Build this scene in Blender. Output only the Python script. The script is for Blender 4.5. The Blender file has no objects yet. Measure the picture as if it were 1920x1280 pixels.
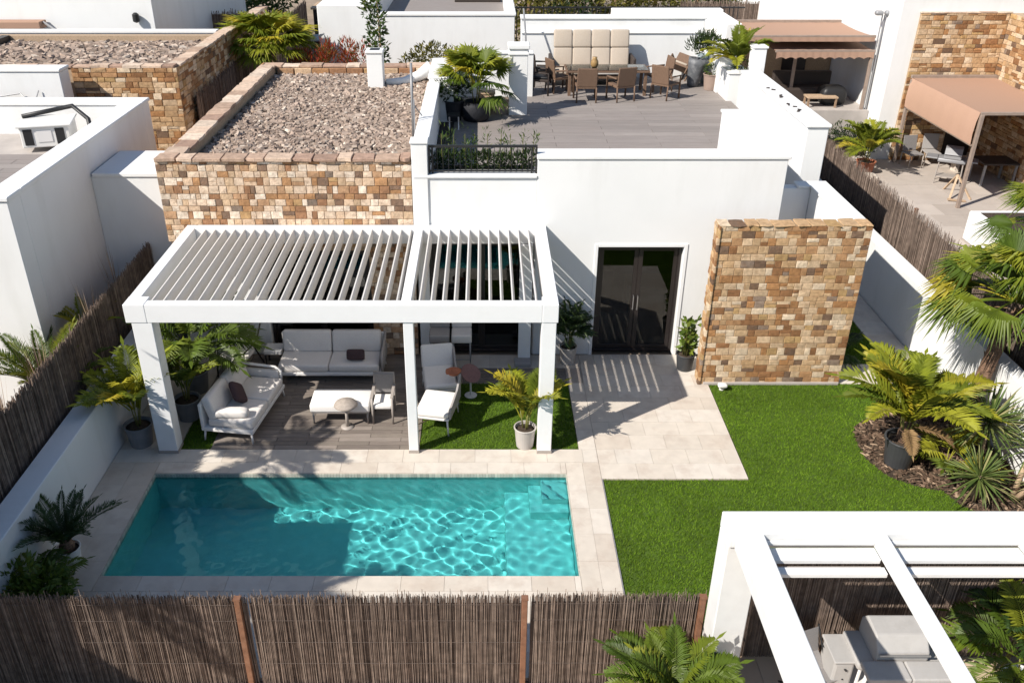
import bpy, bmesh, math, random
import numpy as np
from mathutils import Vector, Matrix, Euler
from mathutils.geometry import tessellate_polygon

S = bpy.context.scene
COL = S.collection
R = random.Random(11)
NP = np.random.default_rng(5)
PI = math.pi
U = R.uniform

# ------------------------------------------------------------------ camera
cam_data = bpy.data.cameras.new('camera')
cam = bpy.data.objects.new('camera', cam_data)
COL.objects.link(cam)
cam.location = (0, 0, 9.0)
cam.rotation_euler = (math.radians(90) - math.atan(900 / 1646), 0, 0)
cam_data.sensor_fit = 'HORIZONTAL'
cam_data.sensor_width = 36
cam_data.lens = 1646 / 1920 * 36
cam_data.shift_x = 53 / 1920
cam_data.clip_end = 600
S.camera = cam

# ------------------------------------------------------------------ sky, sun, exposure
SUN = Vector((2.74, 1.87, -2.87)).normalized()
w = bpy.data.worlds.new('World')
S.world = w
w.use_nodes = True
nt = w.node_tree
sky = nt.nodes.new('ShaderNodeTexSky')
sky.sky_type = 'NISHITA'
sky.sun_disc = False
sky.sun_elevation = math.asin(-SUN.z)
sky.sun_rotation = math.atan2(-SUN.x, -SUN.y) % (2 * PI)
sky.air_density = 1.0
sky.dust_density = 0.3
bg = nt.nodes['Background']
bg.inputs['Strength'].default_value = 0.088
nt.links.new(sky.outputs[0], bg.inputs['Color'])
sd = bpy.data.lights.new('sun', 'SUN')
sd.energy = 5.0
sd.angle = math.radians(0.5)
sd.color = (1.0, 0.94, 0.85)
sd.cycles.is_caustics_light = True
so = bpy.data.objects.new('sun', sd)
COL.objects.link(so)
so.rotation_euler = SUN.to_track_quat('-Z', 'Y').to_euler()
S.view_settings.view_transform = 'Standard'
S.view_settings.look = 'None'
S.view_settings.exposure = 0.43
S.view_settings.gamma = 1.0
S.view_settings.use_curve_mapping = False
S.render.engine = 'CYCLES'
S.cycles.use_denoising = True
S.cycles.max_bounces = 8
S.cycles.diffuse_bounces = 3
S.cycles.transparent_max_bounces = 12
S.cycles.caustics_reflective = False
S.cycles.caustics_refractive = True
S.cycles.sample_clamp_indirect = 6

# ------------------------------------------------------------------ materials
def N(t, kind, **kw):
    n = t.nodes.new(kind)
    for k, v in kw.items():
        if k.startswith('i_'):
            key = k[2:]
            n.inputs[int(key) if key.isdigit() else key].default_value = v
        else:
            setattr(n, k, v)
    return n

def c4(c):
    return (c[0], c[1], c[2], 1)

MATS = {}
def mat(name, col=(.5, .5, .5), rough=.6, ramp=None, const=True, rand=None, jit=0.0, noise=None, stain=None,
        bump=None, metal=0.0, spec=.4, trans=0.0, wave=None):
    """ramp: list of (pos, colour) driven by rand ('object' / 'island'); jit: value jitter per piece; noise: (scale, amount) grain in the colour;
    stain: (scale, colour, amount) large blotches; bump: (scale, strength, distance); trans: translucency of leaves."""
    m = bpy.data.materials.new(name)
    m.use_nodes = True
    t = m.node_tree
    L = t.links.new
    bs = t.nodes['Principled BSDF']
    bs.inputs['Roughness'].default_value = rough
    bs.inputs['Metallic'].default_value = metal
    bs.inputs['Specular IOR Level'].default_value = spec
    pos = N(t, 'ShaderNodeNewGeometry')
    out = None
    rnd = None
    if rand == 'object':
        rnd = N(t, 'ShaderNodeObjectInfo').outputs['Random']
    elif rand == 'island':
        rnd = pos.outputs['Random Per Island']
    if ramp and rnd is not None:
        cr = N(t, 'ShaderNodeValToRGB')
        e = cr.color_ramp
        e.interpolation = 'CONSTANT' if const else 'LINEAR'
        while len(e.elements) < len(ramp):
            e.elements.new(.5)
        for el, (p, c) in zip(e.elements, ramp):
            el.position = p
            el.color = c4(c)
        L(rnd, cr.inputs[0])
        out = cr.outputs[0]
    else:
        rgb = N(t, 'ShaderNodeRGB')
        rgb.outputs[0].default_value = c4(col)
        out = rgb.outputs[0]
    if jit and rnd is not None:
        wn = N(t, 'ShaderNodeTexWhiteNoise', noise_dimensions='1D')
        L(rnd, wn.inputs['W'])
        mr = N(t, 'ShaderNodeMapRange', i_3=1 - jit, i_4=1 + jit)
        L(wn.outputs['Value'], mr.inputs[0])
        hs = N(t, 'ShaderNodeHueSaturation')
        L(mr.outputs[0], hs.inputs['Value'])
        L(out, hs.inputs['Color'])
        out = hs.outputs[0]
    if noise:
        nz = N(t, 'ShaderNodeTexNoise', i_Scale=noise[0], i_Detail=4.0)
        L(pos.outputs['Position'], nz.inputs['Vector'])
        mr = N(t, 'ShaderNodeMapRange', i_1=.3, i_2=.7, i_3=1 - noise[1], i_4=1 + noise[1])
        L(nz.outputs['Fac'], mr.inputs[0])
        hs = N(t, 'ShaderNodeHueSaturation')
        L(mr.outputs[0], hs.inputs['Value'])
        L(out, hs.inputs['Color'])
        out = hs.outputs[0]
    if stain:
        nz = N(t, 'ShaderNodeTexNoise', i_Scale=stain[0], i_Detail=5.0, i_Roughness=.65)
        if len(stain) > 3:
            mp = N(t, 'ShaderNodeMapping')
            mp.inputs['Scale'].default_value = stain[3]
            L(pos.outputs['Position'], mp.inputs['Vector'])
            L(mp.outputs[0], nz.inputs['Vector'])
        else:
            L(pos.outputs['Position'], nz.inputs['Vector'])
        mr = N(t, 'ShaderNodeMapRange', i_1=.5, i_2=.75, i_3=0.0, i_4=stain[2])
        L(nz.outputs['Fac'], mr.inputs[0])
        mx = N(t, 'ShaderNodeMix', data_type='RGBA')
        mx.inputs[7].default_value = c4(stain[1])
        L(mr.outputs[0], mx.inputs[0])
        L(out, mx.inputs[6])
        out = mx.outputs[2]
    if wave:  # (scale vector, amount): stretched grain
        mp = N(t, 'ShaderNodeMapping')
        mp.inputs['Scale'].default_value = wave[0]
        L(pos.outputs['Position'], mp.inputs['Vector'])
        nz = N(t, 'ShaderNodeTexNoise', i_Scale=1.0, i_Detail=3.0)
        L(mp.outputs[0], nz.inputs['Vector'])
        mr = N(t, 'ShaderNodeMapRange', i_1=.3, i_2=.7, i_3=1 - wave[1], i_4=1 + wave[1])
        L(nz.outputs['Fac'], mr.inputs[0])
        hs = N(t, 'ShaderNodeHueSaturation')
        L(mr.outputs[0], hs.inputs['Value'])
        L(out, hs.inputs['Color'])
        out = hs.outputs[0]
    L(out, bs.inputs['Base Color'])
    if bump:
        nz = N(t, 'ShaderNodeTexNoise', i_Scale=bump[0], i_Detail=5.0)
        L(pos.outputs['Position'], nz.inputs['Vector'])
        bp = N(t, 'ShaderNodeBump', i_Strength=bump[1], i_Distance=bump[2])
        L(nz.outputs['Fac'], bp.inputs['Height'])
        L(bp.outputs[0], bs.inputs['Normal'])
    if trans:
        tr = N(t, 'ShaderNodeBsdfTranslucent')
        L(out, tr.inputs['Color'])
        mx = N(t, 'ShaderNodeMixShader')
        mx.inputs[0].default_value = trans
        L(bs.outputs[0], mx.inputs[1])
        L(tr.outputs[0], mx.inputs[2])
        L(mx.outputs[0], t.nodes['Material Output'].inputs['Surface'])
    MATS[name] = m
    return m

WHITE = mat('white_render', (.76, .76, .755), .85, noise=(1.3, .02), stain=(1.1, (.56, .55, .52), .34, (1, 1, .22)), bump=(55, .18, .01), spec=.2)
WALLW = mat('white_wall_render', (.75, .75, .745), .85, stain=(1.6, (.55, .54, .50), .4, (1, 1, .3)), bump=(50, .2, .01), spec=.2)
PAINT = mat('white_painted_aluminium', (.80, .80, .80), .4, noise=(3, .015), stain=(2.2, (.64, .62, .58), .18))
PAINT2 = mat('white_painted_timber', (.70, .70, .69), .55, noise=(6, .03), stain=(3.2, (.55, .52, .5), .25), bump=(30, .1, .01))
LOUV = mat('louver_aluminium', (.64, .615, .59), .45, rand='object', jit=.05, stain=(4, (.5, .46, .42), .35))
STPAL = [(0, (.66, .51, .38)), (.20, (.58, .42, .29)), (.38, (.72, .60, .48)), (.53, (.43, .26, .15)), (.63, (.54, .385, .25)), (.73, (.31, .165, .09)),
         (.83, (.43, .235, .115)), (.89, (.20, .13, .09)), (.95, (.46, .29, .14)), (.975, (.23, .175, .135))]
STPAL2 = [(0, (.54, .39, .25)), (.2, (.46, .30, .165)), (.36, (.62, .49, .35)), (.48, (.37, .21, .105)), (.58, (.47, .32, .185)), (.68, (.26, .13, .06)),
          (.78, (.36, .185, .08)), (.86, (.165, .105, .07)), (.92, (.43, .28, .13)), (.965, (.25, .185, .14))]
STONE = mat('sandstone_cladding', rand='object', ramp=STPAL, jit=.12, noise=(14, .22), stain=(9, (.26, .13, .06), .55), bump=(40, .6, .02), rough=.85, spec=.2)
STONEM = mat('sandstone_cladding_mass', rand='island', ramp=STPAL, jit=.12, noise=(14, .22), stain=(9, (.26, .13, .06), .55), bump=(40, .6, .02), rough=.85, spec=.2)
STONE2 = mat('brown_sandstone_cladding', rand='object', ramp=STPAL2, jit=.14, noise=(14, .22), stain=(8, (.24, .12, .05), .5), bump=(40, .6, .02), rough=.85, spec=.2)
STONE2M = mat('brown_sandstone_mass', rand='island', ramp=STPAL2, jit=.14, noise=(14, .22), stain=(8, (.24, .12, .05), .5), bump=(40, .6, .02), rough=.85, spec=.2)
MORTAR = mat('sandy_mortar', (.40, .30, .21), .95, noise=(20, .15), spec=.1)
COPING = mat('coping_sandstone', rand='object', ramp=[(0, (.56, .42, .32)), (.3, (.44, .31, .23)), (.55, (.60, .48, .38)), (.8, (.36, .24, .18))], jit=.12, noise=(9, .2),
             bump=(30, .6, .02), rough=.9, spec=.2)
CHIPS = mat('roof_slate_chippings', rand='island', ramp=[(0, (.35, .27, .22)), (.25, (.27, .21, .17)), (.45, (.42, .34, .28)), (.65, (.22, .168, .138)), (.8, (.36, .275, .22)), (.95, (.58, .50, .42))],
            jit=.14, noise=(10, .15), rough=.95, spec=.15)
ROOFBED = mat('roof_bed', (.2, .16, .14), .95, noise=(6, .2))
TRAV = mat('travertine_tile', rand='object', ramp=[(0, (.60, .54, .47)), (.3, (.58, .52, .45)), (.6, (.62, .565, .50)), (.85, (.555, .49, .42))], jit=.025, noise=(5, .06),
           stain=(2.3, (.42, .33, .27), .6), rough=.6, bump=(25, .12, .01))
GROUT = mat('grey_grout', (.40, .34, .29), .9)
DECK = mat('grey_deck_board', rand='object', ramp=[(0, (.20, .17, .145)), (.4, (.235, .20, .175)), (.7, (.18, .15, .13))], jit=.1, wave=((3, 70, 1), .18), rough=.75, stain=(2.5, (.30, .25, .21), .4))
DECKT = mat('weathered_terrace_plank', rand='object', ramp=[(0, (.255, .225, .21)), (.4, (.285, .253, .235)), (.7, (.24, .213, .198))], jit=.06, wave=((2, 60, 1), .14), rough=.8, stain=(1.2, (.24, .20, .18), .35))
DECKSUB = mat('deck_underlay', (.06, .05, .045), .9)
REED = mat('dry_reed', rand='island', ramp=[(0, (.172, .127, .103)), (.35, (.215, .163, .133)), (.65, (.142, .103, .083)), (1, (.295, .23, .187))], const=False, jit=.2, noise=(9, .3), rough=.85, spec=.15)
REEDBACK = mat('reed_backing', (.13, .095, .075), .95)
RUST = mat('brown_painted_steel', (.20, .095, .055), .55, noise=(12, .2), stain=(14, (.30, .17, .11), .5))
WIRE = mat('rusted_wire', (.13, .10, .085), .8)
LAWN = mat('turf_backing', (.06, .105, .010), .95, noise=(3, .25))
BLADE = mat('turf_blades', rand='island', ramp=[(0, (.090, .170, .011)), (.5, (.125, .228, .014)), (1, (.19, .29, .026))], const=False, jit=.2, noise=(.8, .24), rough=.75, spec=.15, trans=.2)
GROUND = mat('dry_earth', (.30, .23, .17), .95, noise=(.6, .25), stain=(.15, (.20, .17, .10), .7), bump=(6, .5, .05))
CONC = mat('pale_concrete', (.42, .38, .35), .85, noise=(3, .08), stain=(.7, (.30, .27, .24), .5), bump=(30, .15, .01))
YARD = mat('beige_yard_tile', rand='object', ramp=[(0, (.44, .385, .34)), (.5, (.48, .42, .37)), (.8, (.40, .345, .30))], jit=.05, noise=(3, .07), stain=(1.5, (.33, .27, .23), .4), rough=.8)
TANT = mat('tan_yard_tile', rand='object', ramp=[(0, (.50, .38, .27)), (.5, (.54, .42, .31)), (.8, (.45, .33, .23))], jit=.06, noise=(4, .08), stain=(2, (.36, .25, .17), .4), rough=.75)
MULCH = mat('bark_mulch', rand='island', ramp=[(0, (.10, .065, .045)), (.4, (.17, .115, .08)), (.7, (.07, .05, .035)), (.92, (.32, .23, .16))], jit=.2, rough=.95, spec=.1)
DARKM = mat('dark_bronze_frame', (.022, .017, .016), .35, spec=.5)
BLACKM = mat('black_metal', (.02, .02, .021), .45)
STEEL = mat('brushed_steel', (.55, .55, .56), .3, metal=.9)
GREYM = mat('grey_metal', (.30, .30, .31), .5, metal=.3)
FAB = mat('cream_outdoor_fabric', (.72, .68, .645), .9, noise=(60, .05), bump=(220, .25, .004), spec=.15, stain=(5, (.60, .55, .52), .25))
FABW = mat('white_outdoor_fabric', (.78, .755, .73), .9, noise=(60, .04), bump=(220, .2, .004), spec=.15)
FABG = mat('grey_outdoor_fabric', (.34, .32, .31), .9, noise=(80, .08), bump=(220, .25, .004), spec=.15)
FABD = mat('dark_plum_fabric', (.075, .048, .050), .9, noise=(80, .12), bump=(220, .25, .004), spec=.15)
FABB = mat('beige_cushion_fabric', (.43, .365, .30), .9, noise=(40, .06), bump=(160, .25, .004), spec=.15, stain=(6, (.42, .34, .26), .4))
FRAMEW = mat('white_powder_coat', (.74, .72, .70), .45)
FRAMEG = mat('taupe_powder_coat', (.36, .32, .29), .5)
MESHG = mat('grey_sling_mesh', (.24, .225, .22), .8, noise=(90, .15))
WICK = mat('brown_wicker', (.155, .095, .062), .75, noise=(70, .35), wave=((90, 90, 140), .3), bump=(120, .5, .006))
WICKD = mat('dark_wicker', (.045, .033, .028), .7, noise=(70, .35), bump=(120, .5, .006))
WOOD = mat('weathered_wood', (.30, .20, .13), .75, wave=((8, 60, 8), .22))
WOODL = mat('pale_wood', (.46, .33, .22), .7, wave=((60, 8, 8), .2))
TERRA = mat('terracotta', (.36, .13, .07), .8, noise=(9, .12))
MAUVE = mat('mauve_weave', (.20, .11, .105), .85, noise=(50, .2))
POTG = mat('grey_plastic_pot', (.19, .195, .205), .5, noise=(6, .08), stain=(6, (.30, .28, .26), .3))
POTW = mat('pale_ceramic_pot', (.44, .41, .385), .6, noise=(6, .06), stain=(5, (.42, .37, .32), .35))
POTD = mat('anthracite_pot', (.045, .047, .05), .45, noise=(6, .1))
POTB = mat('black_grow_bag', (.012, .013, .018), .7, bump=(20, .4, .02))
POTT = mat('taupe_pot', (.30, .22, .18), .7, noise=(6, .1))
POTWH = mat('white_glazed_pot', (.76, .75, .73), .35)
VASE = mat('slate_grey_vase', (.10, .105, .115), .6, stain=(4, (.45, .45, .46), .5), noise=(6, .2))
SOIL = mat('dark_soil', (.055, .038, .026), .95, noise=(30, .4), bump=(40, .8, .03))
CANVAS = mat('pink_brown_canvas', (.37, .235, .17), .85, noise=(30, .03), stain=(1.2, (.38, .235, .17), .4, (1, 3, 1)), bump=(150, .15, .004), spec=.15)
CANVASL = mat('salmon_canvas', (.53, .335, .24), .85, noise=(30, .03), stain=(1.2, (.50, .31, .21), .35), bump=(150, .15, .004), spec=.15, trans=.12)
POSTB = mat('taupe_post', (.28, .215, .175), .6, noise=(9, .12))
ROCK = mat('pale_rock', rand='object', ramp=[(0, (.52, .42, .33)), (.5, (.60, .53, .45)), (.8, (.40, .31, .23))], noise=(7, .2), bump=(14, .7, .04), rough=.95)
POOLT = mat('pale_pool_liner', (.37, .70, .665), .6, noise=(5, .05))
MOSAIC = mat('waterline_mosaic', rand='island', ramp=[(0, (.46, .46, .40)), (.4, (.52, .52, .45)), (.75, (.40, .41, .36))], jit=.15, rough=.4)
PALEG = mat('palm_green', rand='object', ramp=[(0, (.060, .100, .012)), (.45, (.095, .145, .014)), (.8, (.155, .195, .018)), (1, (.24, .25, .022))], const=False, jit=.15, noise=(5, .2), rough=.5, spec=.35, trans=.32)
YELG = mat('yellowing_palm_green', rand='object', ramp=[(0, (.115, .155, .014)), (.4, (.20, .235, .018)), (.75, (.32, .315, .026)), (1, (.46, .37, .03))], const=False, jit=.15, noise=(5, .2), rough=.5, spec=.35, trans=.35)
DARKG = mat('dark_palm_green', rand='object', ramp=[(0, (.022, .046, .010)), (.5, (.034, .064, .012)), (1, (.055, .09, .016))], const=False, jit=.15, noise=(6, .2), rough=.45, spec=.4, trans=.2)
YUCG = mat('yucca_green', rand='island', ramp=[(0, (.07, .115, .026)), (.5, (.12, .165, .04)), (.85, (.19, .22, .07)), (1, (.34, .29, .14))], const=False, jit=.15, rough=.5, spec=.35, trans=.22)
FOLI = mat('shrub_leaf', rand='island', ramp=[(0, (.028, .060, .012)), (.5, (.050, .092, .016)), (.85, (.085, .125, .022)), (1, (.15, .16, .03))], const=False, jit=.2, rough=.5, spec=.35, trans=.28)
FOLD = mat('dark_shrub_leaf', rand='island', ramp=[(0, (.014, .030, .008)), (.6, (.026, .050, .012)), (1, (.05, .075, .018))], const=False, jit=.2, rough=.5, spec=.3, trans=.2)
FOLY = mat('olive_tree_leaf', rand='island', ramp=[(0, (.055, .055, .010)), (.5, (.10, .095, .014)), (1, (.19, .16, .02))], const=False, jit=.2, rough=.6, trans=.3)
REDL = mat('red_shrub_leaf', rand='island', ramp=[(0, (.30, .035, .018)), (.45, (.42, .075, .025)), (.7, (.16, .10, .02)), (1, (.09, .11, .02))], const=False, jit=.2, rough=.6, trans=.3)
DRY = mat('dry_straw', rand='island', ramp=[(0, (.30, .21, .14)), (.6, (.42, .31, .22)), (1, (.24, .15, .10))], const=False, jit=.2, rough=.9)
STEMG = mat('green_cane_stem', (.16, .16, .045), .5, wave=((4, 4, 30), .2))
TRUNK = mat('fibrous_palm_trunk', (.19, .115, .075), .95, wave=((6, 6, 40), .35), noise=(14, .3), bump=(30, .9, .03))
COVERG = mat('grey_grill_cover', (.40, .385, .37), .6, noise=(5, .05), stain=(4, (.30, .28, .26), .4), bump=(60, .2, .01))
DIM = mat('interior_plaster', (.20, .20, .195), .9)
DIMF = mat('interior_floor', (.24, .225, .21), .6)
PLASTICW = mat('white_plastic', (.74, .73, .70), .5, stain=(3, (.6, .56, .5), .3))

def glass_mat(name, tint, rough=.02):
    m = bpy.data.materials.new(name)
    m.use_nodes = True
    t = m.node_tree
    L = t.links.new
    t.nodes.remove(t.nodes['Principled BSDF'])
    tr = N(t, 'ShaderNodeBsdfTransparent')
    tr.inputs[0].default_value = c4(tint)
    gl = N(t, 'ShaderNodeBsdfGlossy')
    gl.inputs['Roughness'].default_value = rough
    fr = N(t, 'ShaderNodeFresnel', i_IOR=1.6)
    mx = N(t, 'ShaderNodeMixShader')
    L(fr.outputs[0], mx.inputs[0])
    L(tr.outputs[0], mx.inputs[1])
    L(gl.outputs[0], mx.inputs[2])
    L(mx.outputs[0], t.nodes['Material Output'].inputs['Surface'])
    return m
GLASS = glass_mat('tinted_door_glass', (.42, .44, .43))
GLASSC = glass_mat('clear_glass', (.86, .90, .90))

# ------------------------------------------------------------------ mesh helpers
def base_matrix(o):
    return Matrix.LocRotScale(o.location, o.rotation_euler, o.scale)

class MB:
    def __init__(s):
        s.v = []
        s.f = []
    def add(s, vs, fs):
        n = len(s.v)
        s.v += [tuple(p) for p in vs]
        s.f += [tuple(i + n for i in f) for f in fs]
        return s
    def box(s, x0, x1, y0, y1, z0, z1):
        return s.add([(x0, y0, z0), (x1, y0, z0), (x1, y1, z0), (x0, y1, z0), (x0, y0, z1), (x1, y0, z1), (x1, y1, z1), (x0, y1, z1)],
                     [(3, 2, 1, 0), (4, 5, 6, 7), (0, 1, 5, 4), (1, 2, 6, 5), (2, 3, 7, 6), (3, 0, 4, 7)])
    def obox(s, M, a, b, c):
        vs = [M @ Vector((x * a / 2, y * b / 2, z * c / 2)) for x, y, z in ((-1, -1, -1), (1, -1, -1), (1, 1, -1), (-1, 1, -1), (-1, -1, 1), (1, -1, 1), (1, 1, 1), (-1, 1, 1))]
        return s.add(vs, [(3, 2, 1, 0), (4, 5, 6, 7), (0, 1, 5, 4), (1, 2, 6, 5), (2, 3, 7, 6), (3, 0, 4, 7)])
    def bar(s, p, q, a, b=None):
        b = b or a
        p, q = Vector(p), Vector(q)
        d = q - p
        up = Vector((0, 0, 1)) if abs(d.normalized().z) < .95 else Vector((0, 1, 0))
        x = d.normalized()
        y = up.cross(x).normalized()
        z = x.cross(y)
        M = Matrix((x, y, z)).transposed().to_4x4()
        M.translation = (p + q) / 2
        return s.obox(M, d.length, a, b)
    def tube(s, pts, r, n=6, cap=True):
        pts = [Vector(p) for p in pts]
        rs = r if isinstance(r, (list, tuple)) else [r] * len(pts)
        base = len(s.v)
        pr = None
        for i, p in enumerate(pts):
            t = (pts[min(i + 1, len(pts) - 1)] - pts[max(i - 1, 0)]).normalized()
            if pr is None:
                pr = Vector((1, 0, 0)) if abs(t.x) < .8 else Vector((0, 1, 0))
            x = (pr - t * pr.dot(t)).normalized()
            pr = x
            y = t.cross(x)
            for k in range(n):
                a = 2 * PI * k / n
                s.v.append(tuple(p + (x * math.cos(a) + y * math.sin(a)) * rs[i]))
        for i in range(len(pts) - 1):
            for k in range(n):
                a = base + i * n + k
                b = base + i * n + (k + 1) % n
                s.f.append((a, b, b + n, a + n))
        if cap:
            s.f.append(tuple(base + k for k in reversed(range(n))))
            e = base + (len(pts) - 1) * n
            s.f.append(tuple(e + k for k in range(n)))
        return s
    def lathe(s, prof, n=18, c=(0, 0, 0), M=None):
        base = len(s.v)
        for r, z in prof:
            for k in range(n):
                a = 2 * PI * k / n
                p = Vector((r * math.cos(a), r * math.sin(a), z))
                p = (M @ p) if M else p + Vector(c)
                s.v.append(tuple(p))
        for i in range(len(prof) - 1):
            for k in range(n):
                a = base + i * n + k
                b = base + i * n + (k + 1) % n
                s.f.append((a, b, b + n, a + n))
        if prof[0][0] > 1e-4:
            s.f.append(tuple(base + k for k in reversed(range(n))))
        e = base + (len(prof) - 1) * n
        if prof[-1][0] > 1e-4:
            s.f.append(tuple(e + k for k in range(n)))
        return s
    def prism(s, poly, z0, z1):
        n = len(poly)
        b = len(s.v)
        s.v += [(x, y, z0) for x, y in poly] + [(x, y, z1) for x, y in poly]
        tri = tessellate_polygon([[Vector((x, y, 0)) for x, y in poly]])
        for t in tri:
            a, c, d = (Vector((*poly[i], 0)) for i in t)
            if (c - a).cross(d - a).z < 0:
                t = t[::-1]
            s.f.append(tuple(b + n + i for i in t))
            s.f.append(tuple(b + i for i in reversed(t)))
        area = sum(poly[i][0] * poly[(i + 1) % n][1] - poly[(i + 1) % n][0] * poly[i][1] for i in range(n))
        for i in range(n):
            j = (i + 1) % n
            s.f.append((b + i, b + j, b + n + j, b + n + i) if area > 0 else (b + j, b + i, b + n + i, b + n + j))
        return s
    def pillow(s, c, w, d, h, e=.38, M=None, nu=20, nv=10):
        """soft cushion: a superellipsoid, w x d x h, centred on c"""
        M = M or Matrix.Translation(c)
        sp = lambda x, p: math.copysign(abs(x) ** p, x)
        base = len(s.v)
        for j in range(nv + 1):
            ph = -PI / 2 + PI * j / nv
            for i in range(nu):
                th = 2 * PI * i / nu
                x = sp(math.cos(ph), .55) * sp(math.cos(th), e) * w / 2
                y = sp(math.cos(ph), .55) * sp(math.sin(th), e) * d / 2
                z = sp(math.sin(ph), .75) * h / 2
                s.v.append(tuple(M @ Vector((x, y, z))))
        for j in range(nv):
            for i in range(nu):
                a = base + j * nu + i
                b = base + j * nu + (i + 1) % nu
                s.f.append((a, b, b + nu, a + nu))
        return s
    def prism_xz(s, poly, y0, y1):
        t_ = MB().prism(poly, 0, 1)
        return s.add([(x, y0 if q > .5 else y1, z) for x, z, q in t_.v], t_.f)
    def mesh(s, name, m, smooth=False, bevel=0, seg=2, inv=None):
        me = bpy.data.meshes.new(name)
        vs = s.v
        if inv is not None:
            vs = [tuple(inv @ Vector(p)) for p in vs]
        me.from_pydata(vs, [], s.f)
        if bevel:
            bm = bmesh.new()
            bm.from_mesh(me)
            bmesh.ops.recalc_face_normals(bm, faces=bm.faces)
            ed = [e for e in bm.edges if len(e.link_faces) == 2 and e.calc_face_angle(0) > .5]
            bmesh.ops.bevel(bm, geom=ed, offset=bevel, segments=seg, profile=.5, affect='EDGES', clamp_overlap=True)
            bm.to_mesh(me)
            bm.free()
        if smooth:
            me.polygons.foreach_set('use_smooth', [True] * len(me.polygons))
        me.materials.append(m)
        me.update()
        return me
    def build(s, name, m, parent=None, smooth=False, bevel=0, seg=2, kind=None, label=None):
        inv = base_matrix(top(parent)).inverted() if parent is not None else None
        o = bpy.data.objects.new(name, s.mesh(name, m, smooth, bevel, seg, inv))
        COL.objects.link(o)
        if parent is not None:
            o.parent = parent
        if kind:
            o['kind'] = kind
        if label:
            o['label'] = label
        return o

def top(o):
    while o.parent is not None:
        o = o.parent
    return o

def thing(name, label, cat, loc=(0, 0, 0), rotz=0, group=None):
    o = bpy.data.objects.new(name, None)
    o.empty_display_size = .2
    COL.objects.link(o)
    o.location = loc
    o.rotation_euler = (0, 0, rotz)
    return tag(o, label, cat, group)

def tag(o, label, cat, group=None):
    o['label'] = label
    o['category'] = cat
    if group:
        o['group'] = group
    return o

def obj(name, me, parent=None, loc=(0, 0, 0), rot=(0, 0, 0), sc=(1, 1, 1)):
    o = bpy.data.objects.new(name, me)
    COL.objects.link(o)
    o.parent = parent
    o.location = loc
    o.rotation_euler = rot
    o.scale = sc
    return o

def dup(root, loc, rotz=0, label=None, sc=None):
    r = root.copy()
    COL.objects.link(r)
    r.location = loc
    r.rotation_euler = (0, 0, rotz)
    if sc:
        r.scale = (sc,) * 3
    if label:
        r['label'] = label
    for ch in list(root.children):
        c = ch.copy()
        COL.objects.link(c)
        c.parent = r
        for g in list(ch.children):
            d = g.copy()
            COL.objects.link(d)
            d.parent = c
    return r

def structure(name, mb, m, **kw):
    return mb.build(name, m, None, kind='structure', **kw)

# ------------------------------------------------------------------ stones
def stone_shape(rng, j=.05):
    def q(v):
        return v + rng.uniform(-j, j) * .5
    b = [(-.5, 0, -.5), (.5, 0, -.5), (.5, 0, .5), (-.5, 0, .5)]
    m = [(x * .99, -.62, z * .98) for x, _, z in b]
    a = .462
    f = [(q(x * 2 * a), -1 + rng.uniform(-.12, .2), q(z * 2 * a)) for x, _, z in b]
    ctr = [(0, -1.05 + rng.uniform(-.2, .15), 0)]
    vs = b + m + f + ctr
    fs = []
    for i in range(4):
        k = (i + 1) % 4
        fs += [(i, k, 4 + k, 4 + i), (4 + i, 4 + k, 8 + k, 8 + i), (8 + i, 8 + k, 12)]
    return vs, fs

SHAPES = [stone_shape(R) for _ in range(10)]
_smesh = {}
def stone_mesh(k, m):
    if (k, m.name) not in _smesh:
        mb = MB()
        mb.add(*SHAPES[k])
        _smesh[(k, m.name)] = mb.mesh('stone', m)
    return _smesh[(k, m.name)]

def courses(u0, u1, v0, v1, h=.14, wmin=.12, wmax=.34, holes=(), rng=R):
    """rows of stones: (u, v, w, h) centres and sizes, cut clear of the holes (u0,u1,v0,v1)"""
    out = []
    v = v0
    while v < v1 - .03:
        hh = min(h * rng.uniform(.72, 1.25), v1 - v)
        if v1 - v - hh < .05:
            hh = v1 - v
        u = u0
        while u < u1 - .02:
            ww = rng.uniform(wmin, wmax)
            if u1 - u - ww < wmin * .6:
                ww = u1 - u
            a, b = u, u + ww
            u = b
            skip = False
            for (p, q, r, s_) in holes:
                if v + hh > r + .01 and v < s_ - .01 and b > p and a < q:
                    if a < p - .03:
                        b = p
                    elif b > q + .03:
                        a = q
                    else:
                        skip = True
            if skip or b - a < .03:
                continue
            if hh > .13 and rng.random() < .16:
                out.append(((a + b) / 2, v + hh * .25, b - a, hh * .5))
                out.append(((a + b) / 2, v + hh * .75, b - a, hh * .5))
            else:
                out.append(((a + b) / 2, v + hh / 2, b - a, hh))
        v += hh
    return out

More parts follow.
